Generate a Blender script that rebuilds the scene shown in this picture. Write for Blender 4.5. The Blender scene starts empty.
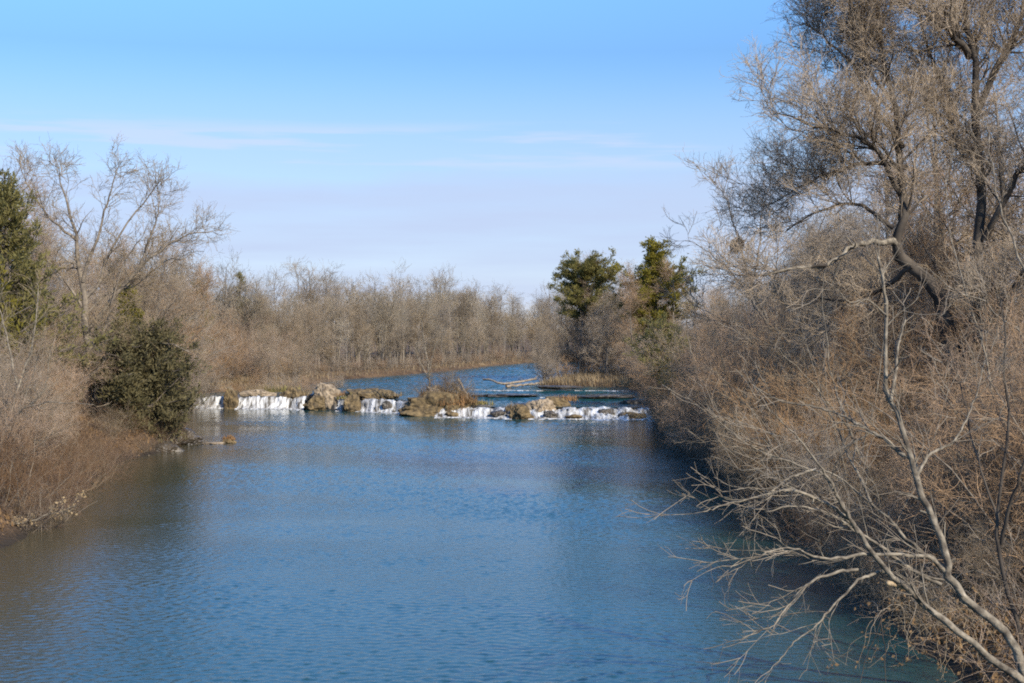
import bpy, bmesh, math, random
import numpy as np
from mathutils import Vector, noise as mnoise

S = bpy.context.scene
COL = S.collection
RAD = math.radians
F, CAMZ, HOR = 1422.0, 8.0, 328.0

def at(px, py, Y):
    """photo measurement -> point in the place, at distance Y up the river"""
    return np.array([(px - 512.0) / F * Y, Y, CAMZ - (py - HOR) / F * Y])

# ------------------------------------------------------------------ objects
def thing(name, label, cat, loc=(0, 0, 0), rz=0.0, group=None, sc=None):
    o = bpy.data.objects.new(name, None); COL.objects.link(o)
    o.empty_display_size = 0.3
    o.location = [float(v) for v in loc]; o.rotation_euler = (0, 0, float(rz))
    if sc is not None: o.scale = sc
    o['label'] = label; o['category'] = cat
    if group: o['group'] = group
    return o

def link(name, me, mat=None, parent=None, label=None, cat=None, kind=None, group=None, loc=None):
    if mat is not None and not me.materials: me.materials.append(mat)
    o = bpy.data.objects.new(name, me); COL.objects.link(o)
    if parent: o.parent = parent
    if label: o['label'] = label
    if cat: o['category'] = cat
    if kind: o['kind'] = kind
    if group: o['group'] = group
    if loc is not None: o.location = [float(v) for v in loc]
    return o

def copy_thing(src, loc, rz, sc, label=None, group=None):
    c = src.copy(); COL.objects.link(c)
    c.location = [float(v) for v in loc]; c.rotation_euler = (0, 0, float(rz)); c.scale = sc
    if label: c['label'] = label
    if group: c['group'] = group
    for ch in src.children:
        d = ch.copy(); COL.objects.link(d); d.parent = c
        for g in ch.children:
            e = g.copy(); COL.objects.link(e); e.parent = d
    return c

# ------------------------------------------------------------------ meshes
def mesh(name, V, Q, smooth=True):
    V = np.ascontiguousarray(V, dtype=np.float32); Q = np.ascontiguousarray(Q, dtype=np.int32)
    me = bpy.data.meshes.new(name)
    n, k = Q.shape
    me.vertices.add(len(V)); me.vertices.foreach_set('co', V.ravel())
    me.loops.add(n * k); me.loops.foreach_set('vertex_index', Q.ravel())
    me.polygons.add(n); me.polygons.foreach_set('loop_start', np.arange(0, n * k, k, dtype=np.int32))
    me.polygons.foreach_set('use_smooth', np.full(n, smooth, dtype=bool))
    me.update(calc_edges=True)
    return me

def norm(v):
    return v / np.maximum(np.linalg.norm(v, axis=-1, keepdims=True), 1e-9)

class Tubes:
    def __init__(s): s.V = []; s.Q = []; s.n = 0
    def add(s, P, R, k=3, rough=0.0, rng=None):
        P = np.asarray(P, float); R = np.asarray(R, float)
        if P.ndim == 2: P = P[None]; R = R[None]
        nb, m, _ = P.shape
        if nb == 0: return
        T = norm(np.gradient(P, axis=1))
        md = norm(P[:, -1] - P[:, 0] + 1e-6)
        ref = np.where(np.abs(md[:, 2:3]) > 0.8, np.array([[1.0, 0.13, 0]]), np.array([[0.1, 0, 1.0]]))
        U = norm(np.cross(T, ref[:, None, :])); W = np.cross(T, U)
        a = np.arange(k) * 2 * math.pi / k
        RR = R[:, :, None] * np.ones(k)
        if rough and rng is not None: RR = RR * (1 + rough * rng.normal(size=RR.shape).clip(-1.6, 1.6))
        V = P[:, :, None, :] + RR[..., None] * (np.cos(a)[:, None] * U[:, :, None, :] + np.sin(a)[:, None] * W[:, :, None, :])
        idx = s.n + np.arange(nb * m * k).reshape(nb, m, k)
        A = idx[:, :-1, :]; B = np.roll(idx, -1, axis=2)[:, :-1, :]
        C = np.roll(idx, -1, axis=2)[:, 1:, :]; D = idx[:, 1:, :]
        s.V.append(V.reshape(-1, 3)); s.Q.append(np.stack([A, B, C, D], -1).reshape(-1, 4)); s.n += nb * m * k
        if k >= 6:   # close the far end of the thick ones
            tip = P[:, -1] + T[:, -1] * R[:, -1:] * 0.7
            ti = s.n + np.arange(nb)
            s.V.append(tip); s.n += nb
            e = idx[:, -1, :]; e2 = np.roll(e, -1, axis=1)
            s.Q.append(np.stack([e[:, 0:k:2], e[:, 1:k:2], np.roll(e, -2, axis=1)[:, 0:k:2], np.repeat(ti[:, None], k // 2, 1)], -1).reshape(-1, 4))
    def build(s, name, smooth=True, off=None):
        V = np.concatenate(s.V)
        if off is not None: V = V - np.asarray(off)
        return mesh(name, V, np.concatenate(s.Q), smooth)

def resample(pts, n):
    """smooth polyline through pts (Catmull-Rom), n points"""
    p = np.asarray(pts, float)
    p = np.vstack([2 * p[0] - p[1], p, 2 * p[-1] - p[-2]])
    m = len(p) - 3
    u = np.linspace(0, m - 1e-6, n); i = u.astype(int); t = (u - i)[:, None]
    a, b, c, d = p[i], p[i + 1], p[i + 2], p[i + 3]
    return 0.5 * (2 * b + (c - a) * t + (2 * a - 5 * b + 4 * c - d) * t ** 2 + (3 * b - a - 3 * c + d) * t ** 3)

def grow(P, R, rng, dens, t0=0.2, t1=1.0, ang=(30, 60), ln=(1, 2), taper=0.5, rf=0.6, m=4, wander=0.18, up=0.05, rmin=0.004, rmax=9, tip=0.35, tipfork=False):
    """children of every branch: dens per metre between t0 and t1 of its length; ln = absolute length range, shorter towards the tip"""
    nb, mp, _ = P.shape
    L = np.linalg.norm(np.diff(P, axis=1), axis=2).sum(1)
    cnt = np.floor(L * (t1 - t0) * dens + rng.random(nb)).astype(int)
    par = np.repeat(np.arange(nb), cnt)
    N = len(par)
    if N == 0: return np.zeros((0, m, 3)), np.zeros((0, m))
    t = t0 + (t1 - t0) * rng.random(N)
    if tipfork:
        ends = np.arange(nb); par = np.concatenate([par, ends]); t = np.concatenate([t, np.full(nb, 0.999)]); N = len(par)
    u = t * (mp - 1); i = np.minimum(u.astype(int), mp - 2); f = (u - i)[:, None]
    p0 = P[par, i] * (1 - f) + P[par, i + 1] * f
    r0 = R[par, i] * (1 - f[:, 0]) + R[par, i + 1] * f[:, 0]
    tan = norm(P[par, i + 1] - P[par, i])
    q = norm(np.cross(tan, rng.normal(size=(N, 3))))
    a = np.radians(rng.uniform(ang[0], ang[1], N))[:, None]
    d = norm(tan * np.cos(a) + q * np.sin(a))
    l = rng.uniform(ln[0], ln[1], N) * (1 - taper * t)
    r = np.clip(r0 * rf * rng.uniform(0.7, 1.1, N), rmin, rmax)
    out = np.zeros((N, m, 3)); out[:, 0] = p0
    st = (l / (m - 1))[:, None]
    for k in range(1, m):
        d = norm(d + wander * rng.normal(size=(N, 3)) + np.array([0, 0, up]))
        out[:, k] = out[:, k - 1] + d * st
    w = np.linspace(1, tip, m)
    return out, np.maximum(r[:, None] * w, rmin * 0.8)

def stems(rng, n, ln, lean, r, m=7, wander=0.12, up=0.05, base=0.3, tip=0.25):
    az = rng.uniform(0, 2 * math.pi, n); a = np.radians(rng.uniform(lean[0], lean[1], n))
    d = np.stack([np.cos(az) * np.sin(a), np.sin(az) * np.sin(a), np.cos(a)], -1)
    l = rng.uniform(ln[0], ln[1], n)
    P = np.zeros((n, m, 3)); P[:, 0, :2] = rng.normal(size=(n, 2)) * base; P[:, 0, 2] = -0.15
    for k in range(1, m):
        d = norm(d + wander * rng.normal(size=(n, 3)) + np.array([0, 0, up]))
        P[:, k] = P[:, k - 1] + d * (l / (m - 1))[:, None]
    R = rng.uniform(r[0], r[1], n)[:, None] * np.linspace(1, tip, m)
    return P, R

# ------------------------------------------------------------------ materials
def nodes(mat):
    mat.use_nodes = True; nt = mat.node_tree
    return nt, nt.nodes['Principled BSDF']

def mat(name, c1, c2, scale=3.0, rough=0.9, var=0.0, bump=0.0, detail=5, c3=None, spec=0.3, stretch=(1, 1, 1), trans=0.0):
    m = bpy.data.materials.new(name); nt, b = nodes(m)
    N, Lk = nt.nodes, nt.links
    b.inputs['Roughness'].default_value = rough
    b.inputs['Specular IOR Level'].default_value = spec
    tc = N.new('ShaderNodeTexCoord'); mp = N.new('ShaderNodeMapping'); mp.inputs['Scale'].default_value = stretch
    Lk.new(tc.outputs['Object'], mp.inputs['Vector'])
    nz = N.new('ShaderNodeTexNoise'); nz.inputs['Scale'].default_value = scale; nz.inputs['Detail'].default_value = detail
    Lk.new(mp.outputs['Vector'], nz.inputs['Vector'])
    cr = N.new('ShaderNodeValToRGB'); e = cr.color_ramp.elements
    e[0].position = 0.33; e[0].color = (*c1, 1); e[1].position = 0.67; e[1].color = (*c2, 1)
    if c3: x = e.new(0.82); x.color = (*c3, 1)
    Lk.new(nz.outputs['Fac'], cr.inputs['Fac'])
    out = cr.outputs['Color']
    if var:
        oi = N.new('ShaderNodeObjectInfo'); hs = N.new('ShaderNodeHueSaturation')
        mr = N.new('ShaderNodeMapRange'); mr.inputs['To Min'].default_value = 1 - var; mr.inputs['To Max'].default_value = 1 + var
        Lk.new(oi.outputs['Random'], mr.inputs['Value']); Lk.new(mr.outputs['Result'], hs.inputs['Value'])
        m2 = N.new('ShaderNodeMath'); m2.operation = 'MULTIPLY_ADD'; m2.inputs[1].default_value = 7.31; m2.inputs[2].default_value = 0
        fr = N.new('ShaderNodeMath'); fr.operation = 'FRACT'
        Lk.new(oi.outputs['Random'], m2.inputs[0]); Lk.new(m2.outputs[0], fr.inputs[0])
        ms = N.new('ShaderNodeMapRange'); ms.inputs['To Min'].default_value = 0.75; ms.inputs['To Max'].default_value = 1.08
        Lk.new(fr.outputs[0], ms.inputs['Value']); Lk.new(ms.outputs['Result'], hs.inputs['Saturation'])
        Lk.new(out, hs.inputs['Color']); out = hs.outputs['Color']
    Lk.new(out, b.inputs['Base Color'])
    if bump:
        bp = N.new('ShaderNodeBump'); bp.inputs['Strength'].default_value = bump; bp.inputs['Distance'].default_value = 0.1
        Lk.new(nz.outputs['Fac'], bp.inputs['Height']); Lk.new(bp.outputs['Normal'], b.inputs['Normal'])
    if trans:
        tr = N.new('ShaderNodeBsdfTranslucent'); mx = N.new('ShaderNodeMixShader'); mx.inputs['Fac'].default_value = trans
        Lk.new(out, tr.inputs['Color']); Lk.new(b.outputs[0], mx.inputs[1]); Lk.new(tr.outputs[0], mx.inputs[2])
        Lk.new(mx.outputs[0], nt.nodes['Material Output'].inputs['Surface'])
    return m

M = {}
M['bark_grey'] = mat('bark_grey', (0.10, 0.08, 0.06), (0.24, 0.20, 0.15), 5, var=0.15, bump=0.4, stretch=(1, 1, 0.3))
M['bark_dark'] = mat('bark_dark', (0.035, 0.028, 0.022), (0.16, 0.13, 0.10), 2.2, bump=0.5, stretch=(1, 1, 0.4))
M['bark_pale'] = mat('bark_pale', (0.06, 0.048, 0.035), (0.25, 0.21, 0.15), 5.0, bump=0.7, detail=9, c3=(0.42, 0.36, 0.27))
M['bark_mottled'] = mat('bark_mottled', (0.018, 0.014, 0.011), (0.085, 0.068, 0.05), 1.1, bump=0.3)
M['bark_mid'] = mat('bark_mid', (0.07, 0.056, 0.042), (0.25, 0.205, 0.15), 2.4, bump=.5, detail=8)
M['twig_grey'] = mat('twig_grey', (0.205, 0.153, 0.098), (0.36, 0.278, 0.185), 0.8, var=0.18)
M['twig_brown'] = mat('twig_brown', (0.20, 0.124, 0.066), (0.37, 0.242, 0.135), 0.8, var=0.2)
M['twig_tan'] = mat('twig_tan', (0.15, 0.112, 0.068), (0.28, 0.215, 0.135), 0.8, var=0.15)
M['twig_umber'] = mat('twig_umber', (0.11, 0.074, 0.043), (0.225, 0.16, 0.095), 0.8, var=0.2)
M['twig_ash'] = mat('twig_ash', (0.20, 0.16, 0.104), (0.34, 0.278, 0.188), 0.3, var=0.3)
M['twig_red_shaded'] = mat('twig_red_shaded', (0.105, 0.06, 0.03), (0.20, 0.12, 0.062), 0.8, var=0.15)  # rust-brown twigs, darkened to carry the left bank's shade in their colour
M['twig_far'] = mat('twig_far', (0.18, 0.132, 0.078), (0.30, 0.228, 0.145), 0.3, var=0.38)
M['cedar'] = mat('cedar', (0.135, 0.118, 0.022), (0.25, 0.21, 0.05), 1.2, var=0.1, c3=(0.34, 0.265, 0.085), trans=0.45)
M['cedar_rust'] = mat('cedar_rust', (0.13, 0.105, 0.025), (0.24, 0.19, 0.055), 1.0, var=0.1, c3=(0.22, 0.16, 0.06), trans=0.3)
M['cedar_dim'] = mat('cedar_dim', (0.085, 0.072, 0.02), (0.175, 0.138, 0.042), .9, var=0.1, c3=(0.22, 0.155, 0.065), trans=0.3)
M['dead_leaf'] = mat('dead_leaf', (0.16, 0.092, 0.04), (0.30, 0.19, 0.09), 3, trans=0.3)
M['pale_leaf'] = mat('pale_leaf', (0.24, 0.165, 0.08), (0.42, 0.31, 0.17), 3, trans=0.3)
M['dry_grass'] = mat('dry_grass', (0.19, 0.135, 0.075), (0.37, 0.28, 0.16), 0.6, trans=0.3)
M['rust_grass'] = mat('rust_grass', (0.23, 0.13, 0.06), (0.40, 0.235, 0.105), 0.9, trans=0.3)
M['moss_grass'] = mat('moss_grass', (0.14, 0.13, 0.035), (0.33, 0.27, 0.10), 0.9, trans=0.25)
M['rock_tan'] = mat('rock_tan', (0.10, 0.075, 0.05), (0.36, 0.28, 0.185), 2.4, bump=0.9, detail=9, c3=(0.46, 0.38, 0.27))
M['rock_moss'] = mat('rock_moss', (0.04, 0.03, 0.018), (0.19, 0.135, 0.065), 2.6, bump=0.9, detail=9, c3=(0.30, 0.23, 0.10))
M['rock_wet'] = mat('rock_wet', (0.02, 0.018, 0.015), (0.09, 0.072, 0.05), 1.6, rough=0.45, bump=0.8, c3=(0.17, 0.135, 0.075), spec=0.5)
M['driftwood'] = mat('driftwood', (0.12, 0.092, 0.066), (0.30, 0.245, 0.175), 4, stretch=(1, 1, 1), bump=0.4)
M['broken_wood'] = mat('broken_wood', (0.30, 0.21, 0.12), (0.42, 0.31, 0.18), 6)

def ground_mat():
    m = bpy.data.materials.new('bank_soil'); nt, b = nodes(m); N, Lk = nt.nodes, nt.links
    tc = N.new('ShaderNodeTexCoord')
    a = N.new('ShaderNodeTexNoise'); a.inputs['Scale'].default_value = 0.25; a.inputs['Detail'].default_value = 8
    c = N.new('ShaderNodeTexNoise'); c.inputs['Scale'].default_value = 6; c.inputs['Detail'].default_value = 8
    for n in (a, c): Lk.new(tc.outputs['Object'], n.inputs['Vector'])
    cr = N.new('ShaderNodeValToRGB'); e = cr.color_ramp.elements
    e[0].position = .35; e[0].color = (0.06, 0.04, 0.025, 1); e[1].position = .7; e[1].color = (0.20, 0.14, 0.08, 1)
    cr2 = N.new('ShaderNodeValToRGB'); e = cr2.color_ramp.elements
    e[0].position = .35; e[0].color = (0.45, 0.4, 0.35, 1); e[1].position = .65; e[1].color = (1.3, 1.15, 1.0, 1)
    mx = N.new('ShaderNodeMixRGB'); mx.blend_type = 'MULTIPLY'; mx.inputs['Fac'].default_value = 1
    Lk.new(a.outputs['Fac'], cr.inputs['Fac']); Lk.new(c.outputs['Fac'], cr2.inputs['Fac'])
    Lk.new(cr.outputs[0], mx.inputs[1]); Lk.new(cr2.outputs[0], mx.inputs[2])
    sx = N.new('ShaderNodeSeparateXYZ'); Lk.new(tc.outputs['Object'], sx.inputs[0])
    wz = N.new('ShaderNodeMapRange'); wz.inputs['From Min'].default_value = .1; wz.inputs['From Max'].default_value = .5; Lk.new(sx.outputs[2], wz.inputs['Value'])
    mud = N.new('ShaderNodeMixRGB'); mud.inputs[1].default_value = (0.035, 0.026, 0.017, 1); Lk.new(wz.outputs[0], mud.inputs[0]); Lk.new(mx.outputs[0], mud.inputs[2])
    Lk.new(mud.outputs[0], b.inputs['Base Color'])
    b.inputs['Roughness'].default_value = 0.95; b.inputs['Specular IOR Level'].default_value = 0.2
    bp = N.new('ShaderNodeBump'); bp.inputs['Strength'].default_value = 0.8; bp.inputs['Distance'].default_value = 0.2
    Lk.new(c.outputs['Fac'], bp.inputs['Height']); Lk.new(bp.outputs[0], b.inputs['Normal'])
    return m

def water_mat(name, calm=0.35, gust=1.0, big=0):
    m = bpy.data.materials.new(name); nt, b = nodes(m); N, Lk = nt.nodes, nt.links
    b.inputs['Base Color'].default_value = (0.014, 0.042, 0.052, 1)
    b.inputs['Roughness'].default_value = 0.07; b.inputs['IOR'].default_value = 1.333
    ab = N.new('ShaderNodeAttribute'); ab.attribute_name = 'shallow'
    mm = N.new('ShaderNodeMixRGB'); mm.inputs[1].default_value = (0.012, 0.047, 0.050, 1); mm.inputs[2].default_value = (0.052, 0.046, 0.026, 1)   # silt in the shallows
    Lk.new(ab.outputs['Fac'], mm.inputs[0]); Lk.new(mm.outputs[0], b.inputs['Base Color'])
    tc = N.new('ShaderNodeTexCoord')
    def wave(scale, stretch, detail, rot=0.0, dist=0.0):
        mp = N.new('ShaderNodeMapping'); mp.inputs['Scale'].default_value = stretch; mp.inputs['Rotation'].default_value = (0, 0, rot)
        Lk.new(tc.outputs['Object'], mp.inputs['Vector'])
        n = N.new('ShaderNodeTexNoise'); n.inputs['Scale'].default_value = scale; n.inputs['Detail'].default_value = detail
        n.inputs['Roughness'].default_value = 0.55; n.inputs['Distortion'].default_value = dist
        Lk.new(mp.outputs[0], n.inputs['Vector']); return n.outputs['Fac']
    w1 = wave(5.5, (0.9, 1.4, 1), 3, 0.12, 0.5); w2 = wave(big, (0.8, 1.7, 1), 2, -0.15, 0.3) if big else None
    wp = wave(0.05, (0.7, 1.6, 1), 4, 0.1)
    def math_(op, a, b_, c=None):
        n = N.new('ShaderNodeMath'); n.operation = op
        for k, v in enumerate((a, b_, c)):
            if v is None: continue
            if isinstance(v, (int, float)): n.inputs[k].default_value = v
            else: Lk.new(v, n.inputs[k])
        return n.outputs[0]
    h = math_('MULTIPLY', w1, 0.022)
    if big: h = math_('ADD', h, math_('MULTIPLY', w2, .5 / big))
    g = N.new('ShaderNodeMapRange'); g.inputs['From Min'].default_value = 0.36; g.inputs['From Max'].default_value = 0.62
    g.inputs['To Min'].default_value = calm; g.inputs['To Max'].default_value = gust
    Lk.new(wp, g.inputs['Value'])
    h = math_('MULTIPLY', h, g.outputs[0])
    bp = N.new('ShaderNodeBump'); bp.inputs['Strength'].default_value = 1.0; bp.inputs['Distance'].default_value = 1.0
    Lk.new(h, bp.inputs['Height']); Lk.new(bp.outputs[0], b.inputs['Normal'])
    return m

def foam_mat(name, lo, hi):
    m = bpy.data.materials.new(name); nt, b = nodes(m); N, Lk = nt.nodes, nt.links
    tc = N.new('ShaderNodeTexCoord'); mp = N.new('ShaderNodeMapping'); mp.inputs['Scale'].default_value = (1.0, 0.3, 0.16)
    n = N.new('ShaderNodeTexNoise'); n.inputs['Scale'].default_value = 2.6; n.inputs['Detail'].default_value = 7; n.inputs['Roughness'].default_value = 0.68
    Lk.new(tc.outputs['Object'], mp.inputs[0]); Lk.new(mp.outputs[0], n.inputs['Vector'])
    cr = N.new('ShaderNodeValToRGB'); e = cr.color_ramp.elements
    e[0].position = lo; e[0].color = (0.075, 0.062, 0.042, 1); e[1].position = hi; e[1].color = (0.66, 0.655, 0.63, 1)
    Lk.new(n.outputs['Fac'], cr.inputs['Fac']); Lk.new(cr.outputs[0], b.inputs['Base Color'])
    b.inputs['Roughness'].default_value = 0.5
    bp = N.new('ShaderNodeBump'); bp.inputs['Strength'].default_value = 0.7; bp.inputs['Distance'].default_value = 0.15
    Lk.new(n.outputs['Fac'], bp.inputs['Height']); Lk.new(bp.outputs[0], b.inputs['Normal'])
    return m

# ------------------------------------------------------------------ the land
SHORE = np.array([(-16, -80), (-17.3, 30), (-18.6, 52), (-20.9, 68), (-23.6, 82), (-22.6, 92), (-23.4, 101), (-27, 112), (-30.5, 125), (-32, 141),
    (-34, 147), (-30, 156), (-27.5, 160), (-25, 170), (-23, 188), (-13, 219), (-4.5, 250), (3.5, 276), (25, 300), (80, 322), (200, 330),
    (200, 292), (80, 270), (40, 245), (18, 215), (9, 188), (2.9, 167), (8, 163.5), (14.6, 160), (14.0, 138), (12.8, 124), (11.8, 115), (11.6, 90), (11.2, 70), (10.8, 55), (10.4, 42), (10.2, 32), (10.2, 10), (10, -80)], float)
LEDGE = np.array([(-60, 146), (-33, 143.5), (-29, 142), (-22, 141.3), (-17, 138.5), (-11, 134.5), (-6.5, 129.5), (-2, 127.6), (1, 127), (6, 126.8), (12.5, 126.2), (60, 125)], float)
def ledge_y(x): return np.interp(x, LEDGE[:, 0], LEDGE[:, 1])
def sst(x, a, b):
    t = np.clip((x - a) / (b - a), 0, 1); return t * t * (3 - 2 * t)
def upper_z(x, d):
    wr = sst(x, -9, -4)
    return (1 - wr) * 1.12 + wr * (0.86 + 0.22 * sst(d, 13.2, 14.6) + 0.20 * sst(d, 24, 25.5))
def sdist(X, Y):
    """signed distance to the shore, positive on land"""
    p = np.stack([X.ravel(), Y.ravel()], -1); best = np.full(len(p), 1e9); ins = np.zeros(len(p), bool)
    n = len(SHORE)
    for i in range(n):
        a, b = SHORE[i], SHORE[(i + 1) % n]; ab = b - a
        t = np.clip(((p - a) @ ab) / (ab @ ab), 0, 1)
        best = np.minimum(best, np.linalg.norm(p - (a + t[:, None] * ab), axis=1))
        c = (a[1] > p[:, 1]) != (b[1] > p[:, 1])
        with np.errstate(divide='ignore', invalid='ignore'):
            xx = a[0] + (p[:, 1] - a[1]) / (b[1] - a[1] if b[1] != a[1] else 1e-9) * (b[0] - a[0])
        ins ^= c & (p[:, 0] < xx)
    return np.where(ins, -best, best).reshape(X.shape)
def wob(X, Y):
    return (np.sin(X * .71 + 1.3 * np.sin(Y * .43)) * np.sin(Y * .57 + 1.1 * np.sin(X * .37)) * .5 + np.sin(X * 1.9 + Y * .7) * np.sin(Y * 1.7 - X * .5) * .3 + np.sin(X * .21 + 2) * np.sin(Y * .17) * .6)
def H(X, Y):
    X = np.asarray(X, float); Y = np.asarray(Y, float)
    sd = sdist(X, Y) + 0.5 * wob(X, Y) * np.exp(-np.maximum(Y - 120, 0) / 60.)
    b = 1.25 * sst(Y - ledge_y(X), 0.3, 4.0)
    land = 1.5 * (1 - np.exp(-np.maximum(sd, 0) / 2.2)) + 1.3 * sst(sd, 3, 26) + 0.12 * wob(X * 1.7, Y * 1.3) * sst(sd, 0.3, 3)
    land = land + 0.9 * (1 - np.exp(-np.maximum(sd, 0) / 1.6)) * (X < 0) * (1 - sst(Y, 112, 140))
    low = sst(Y, 150, 165)           # upstream banks are lower
    land = land * (1 - 0.45 * low)
    return b + np.where(sd > 0, land - 0.02, -np.minimum(1.1, 0.02 - sd * 0.5))
def hz(x, y): return float(H(np.array([x]), np.array([y]))[0])

gx = np.concatenate([np.array([-3000, -1500, -800, -400, -220, -140, -100]), np.arange(-80, 70.1, 1.0), np.array([85, 110, 150, 220, 400, 800, 1500, 3000])])
gy = np.concatenate([np.array([-600, -200, -90, -40, -10]), np.arange(5, 300.1, 1.0), np.array([305, 312, 320, 330, 345, 370, 420, 520, 800, 1500, 3000, 5000])])
GX, GY = np.meshgrid(gx, gy)
GZ = H(GX, GY)
ny, nx = GX.shape
idx = np.arange(nx * ny).reshape(ny, nx)
quads = np.stack([idx[:-1, :-1], idx[:-1, 1:], idx[1:, 1:], idx[1:, :-1]], -1).reshape(-1, 4)
link('ground', mesh('ground', np.stack([GX, GY, GZ], -1).reshape(-1, 3), quads), ground_mat(), kind='structure')

def sheet(name, xs, rows_fn, m, kind='structure', mud=False):
    pts = rows_fn(xs); ny, nx, _ = pts.shape
    idx = np.arange(nx * ny).reshape(ny, nx)
    q = np.stack([idx[:-1, :-1], idx[:-1, 1:], idx[1:, 1:], idx[1:, :-1]], -1).reshape(-1, 4)
    me = mesh(name, pts.reshape(-1, 3), q)
    if mud:
        at_ = me.attributes.new('shallow', 'FLOAT', 'POINT'); sd = -sdist(pts[..., 0], pts[..., 1])
        wide = np.where(pts[..., 0] < -5, 11.0, 6.0)
        at_.data.foreach_set('value', ((1 - sst(sd, .5, wide)) * np.where(pts[..., 0] < -5, 1.0, .0)).astype(np.float32).ravel())
    return link(name, me, m, kind=kind)
def waves(X, Y, seed, rms, lo=.15, hi=.5, n=110):
    """wind ripples: many small sine trains, mostly running along the river"""
    rng = np.random.default_rng(seed); Z = np.zeros_like(X)
    lam = np.exp(rng.uniform(math.log(lo), math.log(hi), n)); th = rng.normal(math.pi / 2 + .2, .85, n); ph = rng.uniform(0, 6.283, n)
    sl = rng.uniform(.5, 1, n) * lam ** .15; sl *= rms / math.sqrt((sl ** 2).sum() / 2)
    wx = X + .25 * np.sin(Y * .31 + 1.7 * np.sin(X * .23)); wy = Y + .25 * np.sin(X * .43 + 1.3 * np.sin(Y * .19))
    for l, t, p, q in zip(lam, th, ph, sl):
        k = 2 * math.pi / l
        Z += q / k * np.sin(k * (math.cos(t) * wx + math.sin(t) * wy) + p)
    return Z
def patches(X, Y):
    return np.clip(.62 + .3 * np.sin(Y * .21 + 1.5 * np.sin(X * .17 + 1) + .6 * np.sin(Y * .07)) + .25 * np.sin(X * .33 + Y * .47 + 2 * np.sin(Y * .11)) * np.sin(Y * .29 - X * .13), .18, 1.15)
def lower_water():
    xs = np.concatenate([np.arange(-38, -25, .5), np.arange(-25, 12.6, .075), np.arange(13, 17, .5)])
    ts = np.concatenate([np.arange(-80, 28, 4.0), np.arange(28, 66, .07), np.arange(66, 122, .115)])
    X, T = np.meshgrid(xs, ts)
    last = np.linspace(0, 1, 60)[1:]
    Yl = 122 + last[:, None] * (ledge_y(xs)[None] + .8 - 122)
    X = np.concatenate([X, np.broadcast_to(xs, Yl.shape)]); Y = np.concatenate([T, Yl])
    sd = sdist(X, Y); shelter = .12 + .88 * sst(-sd, .5, 8.5)
    amp = shelter * patches(X, Y) * np.where(Y < 24, 0, 1) + .25 * sst(Y, 112, 124)
    Z = waves(X, Y, 3, .17) * np.clip(amp, 0, 1.2)
    return np.stack([X, Y, Z], -1)
sheet('river_water', None, lambda _: lower_water(), water_mat('river_water', .35, 1.0), mud=True)
def upper_rows(xs):
    d = np.concatenate([np.arange(0.9, 150, 0.3), np.arange(150, 210, 4.0)])[:, None]
    X = np.broadcast_to(xs[None], (len(d), len(xs))); Y = ledge_y(xs)[None] + d
    sd = sdist(X, Y)
    amp = sst(-sd, .3, 5) * sst(d, 1.5, 5) * (.45 + .55 * sst(d, 26, 34)) * np.where(d > 150, 0, 1)
    return np.stack([X, Y, upper_z(X, d) + waves(X, Y, 9, .23, .6, 1.6, 60) * amp], -1)
sheet('upper_river_water', np.concatenate([np.arange(-36, 20, 0.28), np.arange(20, 202, 6.0)]), upper_rows, water_mat('upper_water', 0.6, 1.0, 1.2))

# rock shelf under the falls: low lip where water runs over it, raised and bulging where it is dry
SPANS = []
def in_fall(xs):
    w = np.zeros_like(xs)
    for a, b in SPANS: w = np.maximum(w, np.minimum(sst(xs, a - .35, a + .15), 1 - sst(xs, b - .15, b + .35)))
    return w
def shelf_rows(xs):
    rng = np.random.default_rng(5)
    w = in_fall(xs); n = len(xs)
    def sm(k, a): return np.convolve(rng.normal(size=n + k), np.ones(k) / k ** .5, 'valid')[:n] * a
    prof = [(3.2, -.5, -.45), (2.4, -.3, .0), (1.5, -.14, .16), (.9, -.12, .22), (.6, -.3, .12), (.45, -.6, -.1), (.3, -.9, -.45), (.2, -1.3, -.9), (.1, -2.4, -2.2)]
    rows = []
    for k, (d, zw, zd) in enumerate(prof):
        bulge = (1 - w) * (.5 + sm(5, .35)) * (k > 3)
        dd = d - bulge + .06 * rng.normal(size=n)
        z = upper_z(xs, np.zeros_like(xs)) + w * zw + (1 - w) * (zd + sm(4, .12)) + .05 * rng.normal(size=n)
        rows.append(np.stack([xs, ledge_y(xs) + dd, z], -1))
    return np.stack(rows)

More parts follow.
